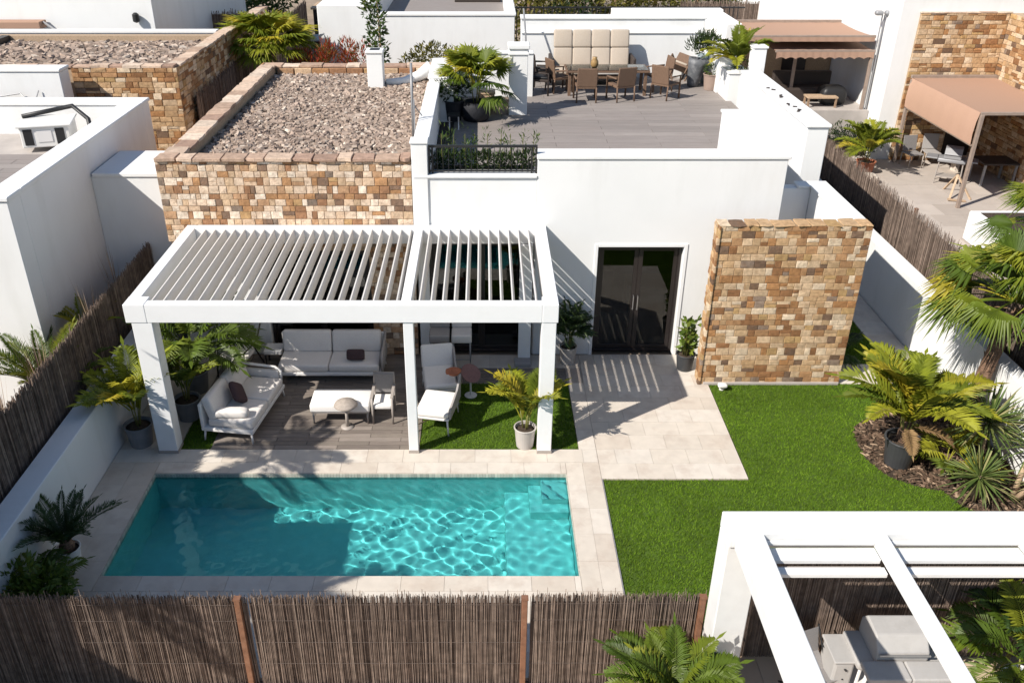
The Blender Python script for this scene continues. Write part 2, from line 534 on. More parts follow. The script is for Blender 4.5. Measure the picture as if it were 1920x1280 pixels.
def clad(parent, org, rotz, cs, m, mm, depth=.05, limit=300, keep=None, gap=.006):
    """lay the stones of cs on a wall: org = world origin of (u=0, v=0) on the wall face, rotz turns the face (0 faces -Y). keep(u,v): which ones may be single parts"""
    T = base_matrix(top(parent)).inverted() @ Matrix.Translation(org) @ Matrix.Rotation(rotz, 4, 'Z')
    mass = MB()
    n = 0
    order = sorted(cs, key=lambda c: -c[1])
    for (u, v, w_, h_) in order:
        k = R.randrange(len(SHAPES))
        d = depth * U(.75, 1.3)
        flip = R.choice((1, -1))
        if n < limit and (keep is None or keep(u, v)):
            o = obj('stone', stone_mesh(k, m), parent)
            o.matrix_local = T @ Matrix.Translation((u, 0, v)) @ Matrix.Diagonal((w_ - gap, d, h_ - gap, 1))
            n += 1
        else:
            M = Matrix.Translation(org) @ Matrix.Rotation(rotz, 4, 'Z') @ Matrix.Translation((u, 0, v)) @ Matrix.Diagonal((w_ - gap, d, h_ - gap, 1))
            mass.add([M @ Vector(p) for p in SHAPES[k][0]], SHAPES[k][1])
    if mass.v:
        mass.build('stone_courses', mm, parent, kind='stuff')

def copings(parent, p0, p1, width, z, thick=.06, lmin=.25, lmax=.55, m=None):
    """flat capping stones along the top of a wall, from p0 to p1 (x, y of its centre line)"""
    m = m or COPING
    p0, p1 = Vector(p0), Vector(p1)
    d = p1 - p0
    L = d.length
    a = math.atan2(d.y, d.x)
    s_ = 0
    while s_ < L - .05:
        l = min(U(lmin, lmax), L - s_)
        if L - s_ - l < .12:
            l = L - s_
        c = p0 + d.normalized() * (s_ + l / 2)
        mb = MB()
        n = 8
        hw, hl = width / 2, l / 2 - .006
        out = [(-hl, -hw), (0, -hw), (hl, -hw), (hl, 0), (hl, hw), (0, hw), (-hl, hw), (-hl, 0)]
        out = [(x + U(-.012, .004) * (1 if x > 0 else -1), y + U(-.02, .025)) for x, y in out]
        ca, sa = math.cos(a), math.sin(a)
        dz = U(-.012, .018)
        mb.prism([(c.x + x * ca - y * sa, c.y + x * sa + y * ca) for x, y in out], z, z + thick + dz)
        mb.build('coping_stone', m, parent, bevel=.008, seg=1)
        s_ += l

def shards(parent, x0, x1, y0, y1, z, n, m=CHIPS, smin=.035, smax=.115, name='slate_chippings'):
    mb = MB()
    for _ in range(n):
        cx, cy = U(x0, x1), U(y0, y1)
        r = U(smin, smax)
        k = R.randint(5, 6)
        el = U(.4, .85)
        M = Matrix.Translation((cx, cy, z + U(0, .07))) @ Euler((U(-.42, .42), U(-.42, .42), U(0, 6.3))).to_matrix().to_4x4()
        th = U(.015, .035)
        pts = []
        for i in range(k):
            a = 2 * PI * i / k + U(-.3, .3)
            rr = r * U(.65, 1)
            pts.append((rr * math.cos(a), rr * math.sin(a) * el))
        vs = [M @ Vector((x, y, th)) for x, y in pts] + [M @ Vector((x * 1.06, y * 1.06, -th)) for x, y in pts]
        fs = [tuple(range(k))] + [(i, k + i, k + (i + 1) % k, (i + 1) % k) for i in range(k)]
        mb.add(vs, fs)
    return mb.build(name, m, parent, kind='stuff')

# ------------------------------------------------------------------ reed fences
def reed_fence(label, p0, p1, z0, z1, posts=(), step=.021, layers=2, rag=.028, group='reed screen fences', post_m=None, back=True, rr=.0064, wires=True, post_h=.02, side=1):
    p0, p1 = Vector((*p0, 0)), Vector((*p1, 0))
    d = p1 - p0
    L = d.length
    t = d.normalized()
    nrm = Vector((-t.y, t.x, 0)) * side
    c = (p0 + p1) / 2
    f = thing('reed_fence', label, 'reed fence', (c.x, c.y, z0), 0, group)
    mb = MB()
    for ly in range(layers):
        s_ = U(0, step)
        while s_ < L:
            off = (ly - (layers - 1) / 2) * .022 + U(-.008, .008)
            b = p0 + t * (s_ + U(-.006, .006)) + nrm * off
            h = z1 + U(-rag, rag * .8) + (U(.03, .10) if R.random() < .07 else 0)
            lean = U(-.028, .028)
            tp = b + t * lean + nrm * U(-.012, .012)
            r = rr * U(.6, 1.2)
            a0 = U(0, 2)
            base = len(mb.v)
            for q, z, k_ in ((b, z0, 1), (tp, h, .7)):
                for k in range(3):
                    a = a0 + 2 * PI * k / 3
                    mb.v.append((q.x + r * k_ * math.cos(a), q.y + r * k_ * math.sin(a), z))
            for k in range(3):
                mb.f.append((base + k, base + (k + 1) % 3, base + 3 + (k + 1) % 3, base + 3 + k))
            mb.f.append((base + 3, base + 4, base + 5))
            s_ += step * U(.7, 1.3)
    mb.build('reed_screen', REED, f, kind='stuff')
    if back:
        b2 = MB()
        q0, q1 = p0, p1
        M = Matrix((t, nrm, Vector((0, 0, 1)))).transposed().to_4x4()
        M.translation = Vector((c.x, c.y, (z0 + z1 - .1) / 2))
        b2.obox(M, L, .012, z1 - z0 - .1)
        b2.build('backing_mat', REEDBACK, f)
    if wires:
        wm = MB()
        for q in (.25, .5, .75, .93):
            z = z0 + (z1 - z0) * q
            for sd in (-1, 1):
                o_ = nrm * .03 * sd
                wm.tube([p0 + o_ + Vector((0, 0, z)), p1 + o_ + Vector((0, 0, z))], .0025, 4)
        wm.build('tie_wire', WIRE, f)
    for s_ in posts:
        b = p0 + t * s_
        pm = MB()
        M = Matrix((t, nrm, Vector((0, 0, 1)))).transposed().to_4x4()
        M.translation = Vector((b.x, b.y, (z0 + z1 + post_h) / 2)) - nrm * .055
        pm.obox(M, .07, .06, z1 - z0 + post_h)
        po = pm.build('fence_post', post_m or RUST, f, bevel=.006, seg=1)
        M2 = M.copy()
        M2.translation = Vector((b.x, b.y, z1 + post_h + .012)) - nrm * .055
        MB().obox(M2, .082, .072, .024).build('post_cap', post_m or RUST, po)
    return f
# ================================================================== SETTING
# ground: one sheet with the pool cut out
PX0, PX1, PY0, PY1 = -5.52, 1.39, 9.45, 11.86
g = MB()
zz = -.07
def sheet(mb, x0, x1, y0, y1, z):
    mb.add([(x0, y0, z), (x1, y0, z), (x1, y1, z), (x0, y1, z)], [(0, 1, 2, 3)])
sheet(g, -160, 160, -40, PY0 - .15, zz)
sheet(g, -160, 160, PY1 + .15, 260, zz)
sheet(g, -160, PX0 - .15, PY0 - .15, PY1 + .15, zz)
sheet(g, PX1 + .15, 160, PY0 - .15, PY1 + .15, zz)
structure('ground', g, GROUND)

# pool basin, recessed, with a bench and steps at the right end
pb = MB()
pd = -1.25
def quad(mb, a, b, c, d):
    mb.add([a, b, c, d], [(0, 1, 2, 3)])
quad(pb, (PX0, PY0, pd), (PX1, PY0, pd), (PX1, PY1, pd), (PX0, PY1, pd))
quad(pb, (PX0, PY1, pd), (PX1, PY1, pd), (PX1, PY1, -.02), (PX0, PY1, -.02))
quad(pb, (PX1, PY0, pd), (PX0, PY0, pd), (PX0, PY0, -.02), (PX1, PY0, -.02))
quad(pb, (PX0, PY0, pd), (PX0, PY1, pd), (PX0, PY1, -.02), (PX0, PY0, -.02))
quad(pb, (PX1, PY1, pd), (PX1, PY0, pd), (PX1, PY0, -.02), (PX1, PY1, -.02))
pool = structure('pool', pb, POOLT)
st = MB()
st.box(.35, PX1 - .004, PY0 + .004, PY1 - .004, pd - .01, -.62)
st.build('pool_bench', POOLT, pool, bevel=.02)
MB().box(.75, PX1 - .006, 11.15, PY1 - .006, -.615, -.36).build('pool_step', POOLT, pool, bevel=.02)
MB().box(.95, PX1 - .006, 11.35, PY1 - .006, -.355, -.17).build('pool_step', POOLT, pool, bevel=.02)
mo = MB()
x = PX0
while x < PX1 - .01:
    ww = min(.05, PX1 - x)
    mo.box(x + .002, x + ww - .002, PY1 - .012, PY1 - .002, -.14, -.012)
    mo.box(x + .002, x + ww - .002, PY0 + .002, PY0 + .012, -.14, -.012)
    x += .05
y = PY0 + .02
while y < PY1 - .03:
    mo.box(PX0 + .002, PX0 + .012, y + .002, y + .048, -.14, -.012)
    mo.box(PX1 - .012, PX1 - .002, y + .002, y + .048, -.14, -.012)
    y += .05
mo.build('waterline_tiles', MOSAIC, pool, kind='stuff')

# water: a rippled surface
def water():
    nx, ny = 520, 182
    xs = np.linspace(PX0 + .004, PX1 - .004, nx)
    ys = np.linspace(PY0 + .004, PY1 - .004, ny)
    X, Y = np.meshgrid(xs, ys)
    Z = np.zeros_like(X)
    rg = np.random.default_rng(3)
    nw = 44
    for i in range(nw):  # many small ripples from all sides
        lam = rg.uniform(.105, .27)
        th = rg.uniform(0, 2 * PI)
        k = 2 * PI / lam
        amp = .95 / math.sqrt(nw / 2) / k ** 2
        wx = X + .04 * np.sin(1.7 * Y + i)
        wy = Y + .04 * np.sin(2.1 * X + 1.3 * i)
        Z += amp * np.sin(k * (wx * math.cos(th) + wy * math.sin(th)) + rg.uniform(0, 2 * PI))
    Z += -.075
    vs = np.stack([X, Y, Z], -1).reshape(-1, 3)
    idx = np.arange(nx * ny).reshape(ny, nx)
    fs = np.stack([idx[:-1, :-1], idx[:-1, 1:], idx[1:, 1:], idx[1:, :-1]], -1).reshape(-1, 4)
    me = bpy.data.meshes.new('water')
    me.from_pydata(vs.tolist(), [], fs.tolist())
    me.polygons.foreach_set('use_smooth', [True] * len(me.polygons))
    m = bpy.data.materials.new('pool_water')
    m.use_nodes = True
    t = m.node_tree
    L = t.links.new
    t.nodes.remove(t.nodes['Principled BSDF'])
    gl = N(t, 'ShaderNodeBsdfGlass')
    gl.inputs['Roughness'].default_value = 0
    gl.inputs['IOR'].default_value = 1.33
    gl.inputs[0].default_value = (.53, .925, .965, 1)
    L(gl.outputs[0], t.nodes['Material Output'].inputs['Surface'])
    me.materials.append(m)
    o = bpy.data.objects.new('water', me)
    COL.objects.link(o)
    o['kind'] = 'structure'
    o.cycles.is_caustics_caster = True
    return o
water()
for o in [pool] + list(pool.children):
    o.cycles.is_caustics_receiver = True

# paving: travertine tiles one by one on a grout bed
bed = MB()
bed.box(-6.35, 1.96, PY1, 12.54, -.06, -.012)
bed.box(-6.35, 1.96, 7.66, PY0, -.06, -.012)
bed.box(-6.35, PX0, PY0, PY1, -.06, -.012)
bed.box(PX1, 1.96, PY0, PY1, -.06, -.012)
bed.box(1.962, 4.4, 11.71, 15.89, -.06, -.012)
bed.box(-1.12, 1.96, 14.76, 15.88, -.06, -.012)
bed.box(1.66, 1.96, 12.54, 14.76, -.06, -.012)
bed.box(-6.35, -5.33, 12.54, 15.88, -.06, -.012)
bed.box(4.402, 8.9, 14.74, 15.5, -.06, -.012)
bed.box(8.25, 8.9, 15.5, 24, -.06, -.012)
paving = structure('paving', bed, GROUT)
_tm = {}
def tiles(parent, x0, x1, y0, y1, tx, ty, z=0, m=TRAV, gap=.004, stagger=True, name='tile', th=.012, first=None):
    j = 0
    y = y0
    while y < y1 - .02:
        h = min(ty, y1 - y)
        if y1 - y - h < .12:
            h = y1 - y
        x = x0 - (tx * .5 if stagger and j % 2 else 0)
        while x < x1 - .02:
            a, b = max(x, x0), min(x + tx, x1)
            x += tx
            if b - a < .05:
                continue
            key = (round(b - a, 2), round(h, 2), round(th, 3), m.name)
            if key not in _tm:
                mb = MB()
                mb.box(-(b - a) / 2 + gap / 2, (b - a) / 2 - gap / 2, -h / 2 + gap / 2, h / 2 - gap / 2, -th, 0)
                _tm[key] = mb.mesh(name, m)
            o = obj(name, _tm[key], parent)
            o.location = Vector(((a + b) / 2, y + h / 2, z + U(-.0012, .0012))) - top(parent).location
        y += h
        j += 1
# pool coping
tiles(paving, PX0 - .0, PX1, PY1 + .002, PY1 + .30, .62, .30, name='coping_tile')
tiles(paving, PX0, PX1, PY0 - .30, PY0 - .002, .62, .30, name='coping_tile')
tiles(paving, -6.35, 1.96, PY1 + .302, 12.54, .62, .38)
tiles(paving, -6.35, 1.96, 7.66, PY0 - .302, .62, .40)
tiles(paving, -6.35, PX0 - .002, PY0 - .3, PY1 + .3, .42, .60, stagger=False)
tiles(paving, PX1 + .002, 1.96, PY0 - .3, PY1 + .3, .285, .60, stagger=False)
tiles(paving, 1.964, 4.4, 11.71, 15.89, .62, .42)
tiles(paving, 1.66, 1.96, 12.542, 14.76, .30, .60, stagger=False)
tiles(paving, -1.12, 1.96, 15.34, 15.88, .62, .54)
tiles(paving, -6.35, -5.33, 12.542, 15.88, .52, .62, stagger=False)
tiles(paving, 4.41, 8.9, 14.74, 15.5, .62, .38)
tiles(paving, 8.25, 8.9, 15.5, 21, .64, .62, stagger=False)

# deck under the pergola: boards one by one
dk = MB()
dk.box(-4.77, -1.125, 12.545, 15.88, -.06, -.02)
dk.box(-5.325, -4.775, 13.95, 15.88, -.06, -.02)
dk.box(-1.118, 1.655, 14.765, 15.335, -.05, -.0125)
deck = structure('timber_deck', dk, DECKSUB)
tiles(deck, -4.77, -1.125, 12.545, 15.88, 1.1, .118, z=.002, m=DECK, gap=.008, name='deck_board', th=.02)
tiles(deck, -5.325, -4.78, 13.95, 15.88, .55, .118, z=.002, m=DECK, gap=.008, name='deck_board', th=.02, stagger=False)
tiles(deck, -1.115, 1.655, 14.767, 15.335, 1.4, .072, z=.004, m=DECK, gap=.016, name='deck_board', th=.012)

# lawns: backing sheets and blades
BED = [(6.75, 13.25), (6.62, 12.9), (6.57, 12.3), (6.78, 11.78), (7.15, 11.52), (7.5, 11.42), (7.62, 11.05), (8.05, 10.62), (8.9, 10.4), (8.9, 13.9), (7.5, 13.85)]
lawns = [
    [(1.98, 7.7), (2.62, 7.7), (2.62, 8.1), (8.9, 8.1), (8.9, 10.385), (8.04, 10.6), (7.6, 11.04), (7.49, 11.4), (7.13, 11.5), (6.76, 11.77), (6.555, 12.3), (6.605, 12.9), (6.74, 13.27), (7.5, 13.87), (8.9, 13.92), (8.9, 14.73), (4.42, 14.73), (4.42, 11.69), (1.98, 11.69)],
    [(-1.115, 12.55), (1.65, 12.55), (1.65, 14.755), (-1.115, 14.755)],
    [(-5.32, 12.55), (-4.78, 12.55), (-4.78, 13.94), (-5.32, 13.94)],
    [(7.02, 15.52), (8.24, 15.52), (8.24, 18.6), (7.25, 18.6), (7.02, 17.2)],
]
lb = MB()
for p in lawns:
    lb.prism(p, -.06, -.015)
lawn = structure('lawn', lb, LAWN)
def inside(P, poly):
    r = np.zeros(len(P), bool)
    n = len(poly)
    for i in range(n):
        (x1, y1), (x2, y2) = poly[i], poly[(i + 1) % n]
        cnd = ((y1 > P[:, 1]) != (y2 > P[:, 1]))
        with np.errstate(divide='ignore', invalid='ignore'):
            xi = (x2 - x1) * (P[:, 1] - y1) / (y2 - y1) + x1
        r ^= cnd & (P[:, 0] < xi)
    return r
def blades(polys, dens, h0, h1, name, m, width=.010):
    allv = []
    for poly in polys:
        a = np.array(poly)
        lo, hi = a.min(0), a.max(0)
        n = int((hi - lo).prod() * dens)
        P = NP.uniform(lo, hi, (n, 2))
        P = P[inside(P, poly)]
        n = len(P)
        an = NP.uniform(0, 2 * PI, n)
        le = NP.uniform(0, 2 * PI, n)
        h = NP.uniform(h0, h1, n)
        ln = NP.uniform(.25, 1.1, n) * h
        wd = width * NP.uniform(.7, 1.4, n)
        dx, dy = np.cos(an) * wd / 2, np.sin(an) * wd / 2
        z0 = -.016
        a_ = np.stack([P[:, 0] - dx, P[:, 1] - dy, np.full(n, z0)], -1)
        b_ = np.stack([P[:, 0] + dx, P[:, 1] + dy, np.full(n, z0)], -1)
        c_ = np.stack([P[:, 0] + np.cos(le) * ln, P[:, 1] + np.sin(le) * ln, z0 + h], -1)
        allv.append(np.stack([a_, b_, c_], 1).reshape(-1, 3))
    V = np.concatenate(allv)
    n = len(V) // 3
    me = bpy.data.meshes.new(name)
    me.vertices.add(len(V))
    me.vertices.foreach_set('co', V.astype(np.float32).ravel())
    me.loops.add(3 * n)
    me.loops.foreach_set('vertex_index', np.arange(3 * n, dtype=np.int32))
    me.polygons.add(n)
    me.polygons.foreach_set('loop_start', np.arange(0, 3 * n, 3, dtype=np.int32))
    me.materials.append(m)
    me.update(calc_edges=True)
    me.validate()
    o = bpy.data.objects.new(name, me)
    COL.objects.link(o)
    o['kind'] = 'stuff'
    return o
gr = blades(lawns, 4200, .022, .045, 'grass_blades', BLADE)
gr.parent = lawn
mu = MB().prism([(x, y) for x, y in BED], -.06, -.022)
bedo = structure('planting_bed', mu, SOIL)
mm = MB()
ba = np.array(BED)
cnt = 0
while cnt < 2600:
    p = (U(6.55, 8.9), U(10.4, 13.9))
    if not inside(np.array([p]), BED)[0]:
        continue
    cnt += 1
    M = Matrix.Translation((p[0], p[1], U(-.02, .02))) @ Euler((U(-.5, .5), U(-.5, .5), U(0, 6.3))).to_matrix().to_4x4()
    l, w_ = U(.03, .075), U(.012, .03)
    mm.add([M @ Vector(q) for q in ((-l, -w_, 0), (l, -w_ * .6, 0), (l, w_, .004), (-l, w_ * .8, .004), (0, 0, .018))], [(0, 1, 4), (1, 2, 4), (2, 3, 4), (3, 0, 4)])
mo_ = mm.build('bark_mulch', MULCH, bedo, kind='stuff')
# edging strip between the paving and the lawn
MB().box(1.962, 1.978, 7.7, 11.69, -.05, .004).build('lawn_edging', GREYM, lawn)

# neighbour yards
yr = MB().box(9.75, 22, 15, 30.35, -.06, -.012)
yard = structure('neighbour_patio', yr, GROUT)
tiles(yard, 11.6, 19, 20.5, 30.3, .9, .9, m=YARD, gap=.01)
tiles(yard, 9.8, 11.6, 15.5, 21.5, .9, .9, m=YARD, gap=.01)
rt = MB().box(8.5, 13.28, 30.4, 38, -.05, 1.45)
structure('raised_patio', rt, CONC)
fy = MB().box(-12, 2.9, 0, 7.5, -.06, -.012)
fy.box(2.9, 12, 0, 8.08, -.06, -.012)
fyo = structure('front_patio', fy, GROUT)
tiles(fyo, -7, 2.9, 5.0, 7.5, .6, .6, m=TANT, gap=.008)
tiles(fyo, 2.9, 8.6, 5.0, 8.05, .6, .6, m=TANT, gap=.008)
# ================================================================== OUR HOUSE
FY = 15.9
house = thing('house', 'white flat roofed villa with sandstone clad left block, roof terrace and dark glass doors', 'house', (0, FY, 0))
wl = MB()
# right block: front wall round the door opening, its parapet and returns
wl.prism_xz([(1.01, 0), (2.24, 0), (2.24, 2.40), (3.91, 2.40), (3.91, 0), (5.66, 0), (5.66, 4.15), (1.01, 4.15)], FY, FY + .45)
wl.box(5.25, 5.66, FY + .45, 19.4, 0, 4.15)
wl.box(5.66, 6.715, 19.085, 19.4, 0, 3.279)
# recessed block with the planter: wall over the terrace doors and its piers
wl.prism_xz([(-1.30, 0), (-1.08, 0), (-1.08, 2.52), (.99, 2.52), (.99, 0), (1.008, 0), (1.008, 3.79), (-1.30, 3.79)], FY + .02, FY + .34)
# pier and parapet left of the planter, running back along the terrace
wl.box(-1.345, -1.045, FY - .012, FY + .30, 2.3, 4.44)
wl.box(-1.34, -1.09, FY + .32, 21.9, 3.0, 4.22)
wl.box(-1.34, -.75, 21.9, 24.3, 3.0, 4.32)
pc = MB()
pc.box(-6.06, -5.72, 16.3, 25.0, 0, 4.05)
pc.build('parapet_core', MORTAR, house)
wall = wl.build('rendered_wall', WHITE, house, bevel=.012, seg=1)
MB().box(-6.09, -4.36, FY, FY + .3, 0, 2.40).build('bay_wall', WHITE, house, bevel=.012, seg=1)
MB().box(-5.7, -1.36, 24.75, 25.05, 0, 4.02).build('rear_wall', MORTAR, house)
# parapet caps, 2 cm proud with a shadow line
cp = MB()
cp.box(.99, 5.70, FY - .03, FY + .48, 4.152, 4.215)
cp.box(5.22, 5.69, FY + .482, 19.42, 4.152, 4.213)
cp.box(-1.32, 1.005, FY - .025, FY + .36, 3.792, 3.845)
cp.box(-1.365, -1.025, FY - .035, FY + .31, 4.442, 4.49)
cp.box(-1.37, -1.06, FY + .322, 21.88, 4.222, 4.27)
cp.box(-1.37, -.72, 21.9, 24.32, 4.322, 4.37)
cp.build('parapet_cap', WHITE, house, bevel=.012, seg=1)
# terrace floor slab and ceiling of the rooms
sl = MB()
sl.box(-1.08, 5.24, 16.36, 19.1, 3.0, 3.275)
sl.box(-1.08, 6.71, 19.15, 26.9, 3.0, 3.275)
sl.build('terrace_slab', DECKSUB, house)
tiles(house, -1.08, 5.24, 16.9, 19.1, 2.4, .29, z=3.3, m=DECKT, gap=.010, name='terrace_plank', th=.02)
tiles(house, -.74, 6.70, 19.1, 26.9, 2.4, .29, z=3.3, m=DECKT, gap=.010, name='terrace_plank', th=.02)
# stone block: backing, stones, coping, chippings
bk = MB()
bk.box(-6.07, -4.35, FY + .015, FY + .32, 2.42, 4.10)
bk.box(-4.35, -2.25, FY + .015, FY + .32, 2.32, 4.10)
bk.box(-2.25, -1.352, FY + .015, FY + .32, 0, 4.10)
bk.build('stone_backing', MORTAR, house)
cs = courses(-6.12, -1.35, 0, 4.115, h=.128, wmin=.09, wmax=.25, holes=[(-6.2, -4.35, -1, 2.42), (-4.35, -2.25, -1, 2.32)])
clad(house, (0, FY + .016, 0), 0, cs, STONE, STONEM, depth=.02, limit=300)
cs = courses(0, 9.0, 0, 4.115, h=.17, wmin=.2, wmax=.5)
clad(house, (-6.06, 25.0, 0), -PI / 2, cs, STONE, STONEM, limit=0)
rf = MB()
rf.box(-5.71, -1.36, 16.3, 24.74, 3.5, 3.80)
rf.build('roof_deck', ROOFBED, house)
shards(house, -5.66, -1.42, 16.32, 24.7, 3.81, 11500)
copings(house, (-6.11, FY + .13), (-1.36, FY + .13), .36, 4.115)
copings(house, (-5.90, FY + .34), (-5.90, 24.7), .40, 4.06, lmin=.3, lmax=.65)
copings(house, (-6.1, 24.9), (-1.4, 24.9), .36, 4.03, lmin=.35, lmax=.8)
for k in range(9):
    x0 = -5.65 + k * .475
    MB().box(x0, x0 + .455 + U(-.03, .01), 24.66 + U(-.015, .01), 24.748, 3.84, 4.02 + U(-.01, .005)).build('stone', STONE, house, bevel=.01, seg=1)

# glass doors: outer frame, sash frames, panes, handles
def door(x0, x1, z1, y, leaves, mull=.07, label=None, handles=True, name='glass_door'):
    f = MB()
    f.box(x0, x0 + .06, y, y + .10, .02, z1)
    f.box(x1 - .06, x1, y, y + .10, .02, z1)
    f.box(x0 + .06, x1 - .06, y, y + .10, z1 - .06, z1)
    f.box(x0 + .06, x1 - .06, y, y + .10, 0.0, .05)
    d = f.build(name, DARKM, house, bevel=.004, seg=1)
    n = leaves
    wd = (x1 - x0 - .12) / n
    for i in range(n):
        a, b = x0 + .06 + i * wd, x0 + .06 + (i + 1) * wd
        yy = y + (.030 if i % 2 else .052)
        s = MB()
        s.box(a, a + mull, yy, yy + .04, .05, z1 - .06)
        s.box(b - mull, b, yy, yy + .04, .05, z1 - .06)
        s.box(a + mull, b - mull, yy, yy + .04, z1 - .06 - mull, z1 - .06)
        s.box(a + mull, b - mull, yy, yy + .04, .05, .05 + mull * 1.2)
        s.build('door_sash', DARKM, d, bevel=.003, seg=1)
        p = MB()
        p.box(a + mull, b - mull, yy + .014, yy + .022, .05 + mull * 1.2, z1 - .06 - mull)
        p.build('door_pane', GLASS, d)
        if handles:
            hx = b - mull / 2 if i == 0 else a + mull / 2
            h = MB()
            h.tube([(hx, yy - .005, .98), (hx, yy - .05, .98), (hx, yy - .05, 1.28), (hx, yy - .005, 1.28)], .011, 6)
            h.build('door_handle', STEEL, d)
    return d
door(2.24, 3.91, 2.40, FY + .13, 2, mull=.085)
tr = MB()
tr.box(2.17, 2.237, FY - .018, FY + .10, 0, 2.47)
tr.box(3.913, 3.985, FY - .018, FY + .10, 0, 2.47)
tr.box(2.237, 3.913, FY - .018, FY + .10, 2.403, 2.47)
tr.build('door_surround', PAINT, house, bevel=.006, seg=1)
door(-1.07, .985, 2.50, FY + .12, 2, handles=False)
door(-4.34, -2.26, 2.31, FY + .12, 2, handles=False)
# rooms behind the glass: shell of each room with a few pieces of furniture
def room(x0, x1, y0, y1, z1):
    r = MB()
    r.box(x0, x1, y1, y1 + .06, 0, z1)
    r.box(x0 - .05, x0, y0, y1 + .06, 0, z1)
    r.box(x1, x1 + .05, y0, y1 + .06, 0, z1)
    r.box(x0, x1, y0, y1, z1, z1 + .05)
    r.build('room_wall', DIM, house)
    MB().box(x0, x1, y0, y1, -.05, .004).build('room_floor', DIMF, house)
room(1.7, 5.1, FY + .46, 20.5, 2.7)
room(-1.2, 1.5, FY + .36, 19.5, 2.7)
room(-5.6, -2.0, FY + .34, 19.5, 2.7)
sd_ = thing('sideboard', 'dark sideboard standing inside the narrow glass doors beside the entrance', 'sideboard', (2.55, 18.6, 0))
MB().box(2.28, 2.95, 18.3, 18.9, .08, .82).build('cabinet', WICKD, sd_, bevel=.01)
MB().box(2.26, 2.97, 18.28, 18.92, .82, .86).build('cabinet_top', WOOD, sd_)
dt = thing('indoor_table', 'wooden dining table seen through the right leaf of the entrance doors', 'table', (3.6, 17.8, 0))
MB().box(3.2, 4.3, 17.5, 18.3, .72, .76).build('table_top', WOODL, dt, bevel=.008)
for (a, b) in ((3.25, 17.55), (4.25, 17.55), (3.25, 18.25), (4.25, 18.25)):
    MB().box(a - .03, a + .03, b - .03, b + .03, .004, .72).build('leg', WOODL, dt)
so_ = thing('added_sofa', 'black sofa added inside the wide glass doors for a dark reflection', 'sofa', (.35, 17.0, 0))  # added sofa, stands in for a dark reflection in the glass
MB().box(-.25, .93, 16.6, 17.3, .1, .42).build('seat', WICKD, so_, bevel=.04)
MB().box(-.25, .93, 17.3, 17.5, .1, .85).build('backrest', WICKD, so_, bevel=.04)
MB().pillow((.1, 17.2, .58), .45, .16, .34).build('back_cushion', FABG, so_, smooth=True)
MB().pillow((.62, 17.2, .58), .42, .16, .34).build('back_cushion', FABB, so_, smooth=True)

# planter recess with railing and shrubs
pl = thing('planter_trough', 'long soil filled trough behind the black railing over the terrace doors', 'planter', (0, 16.5, 3.3))
MB().box(-1.03, 1.0, 16.27, 16.86, 3.28, 3.74).build('trough', CONC, pl, bevel=.008, seg=1)
MB().box(-1.0, .97, 16.30, 16.83, 3.742, 3.752).build('soil', SOIL, pl)
rl = thing('railing', 'black metal railing with thin balusters in front of the planter shrubs', 'railing', (0, 16.03, 3.85))
for z, r_ in ((4.36, .022), (3.89, .016)):
    MB().box(-1.035, 1.0, 16.03 - r_, 16.03 + r_, z - r_, z + r_).build('rail', BLACKM, rl)
for x in (-1.02, -.96, .90, .985):
    MB().box(x - .017, x + .017, 16.013, 16.047, 3.846, 4.337).build('post', BLACKM, rl)
bl = MB()
for k in range(17):
    x = -.87 + k * .107
    bl.box(x - .005, x + .005, 16.025, 16.035, 3.906, 4.337)
bl.build('balusters', BLACKM, rl)

# terrace back: pillar, tall right wall, back wall
pil = thing('terrace_pillar', 'square white pillar with a capped top on the roof terrace beside the palm', 'pillar', (.86, 22.72, 3.3))
MB().box(.64, 1.10, 22.5, 22.95, 3.28, 4.92).build('shaft', WHITE, pil, bevel=.01, seg=1)
MB().box(.61, 1.13, 22.47, 22.98, 4.78, 4.84).build('moulding', WHITE, pil, bevel=.01, seg=1)
MB().box(.60, 1.14, 22.46, 22.99, 4.92, 5.02).build('cap', WHITE, pil, bevel=.015, seg=1)
lp = thing('terrace_parapet', 'low white parapet wall behind the terrace palm, left of the pillar', 'wall', (-.1, 24.6, 3.2))
MB().box(-.74, 1.35, 24.5, 24.75, 3.2, 4.43).build('wall', WHITE, lp, bevel=.01, seg=1)
MB().box(-.74, 1.35, 24.47, 24.78, 4.432, 4.48).build('cap', WHITE, lp, bevel=.01, seg=1)
sw = MB()
tw = thing('side_wall', 'tall white garden wall with sloping capped top along the right of the roof terrace', 'wall', (6.95, 20.8, 0))
MB().box(6.72, 7.17, 18.1, 23.5, 0, 4.15).build('wall', WHITE, tw, bevel=.012, seg=1)
MB().box(6.69, 7.21, 18.06, 23.5, 4.152, 4.22).build('cap', WHITE, tw, bevel=.015, seg=1)
MB().box(6.99, 7.33, 23.52, 23.88, 0, 4.75).build('end_post', WHITE, tw, bevel=.01, seg=1)
MB().box(6.96, 7.36, 23.49, 23.91, 4.752, 4.80).build('post_cap', WHITE, tw, bevel=.01, seg=1)
for k in range(9):
    yy = 18.6 + U(0, 2.8)
    M = Matrix.Translation((6.80 + U(0, .12), yy, 4.235)) @ Euler((U(-.2, .2), U(-.2, .2), U(0, 3))).to_matrix().to_4x4()
    tag(MB().obox(M, U(.05, .11), U(.03, .05), .02).build('leaf_litter', WICKD), 'small brown leaf debris lying on the capped top of the tall side wall', 'debris', 'debris on the side wall cap')
ped = thing('planter_pedestal', 'white block pedestal with a flat cap carrying the terrace fan palm', 'pedestal', (6.85, 24.6, 3.3))
MB().box(6.56, 7.1, 24.0, 24.9, 0, 4.0).build('block', WHITE, ped, bevel=.012, seg=1)
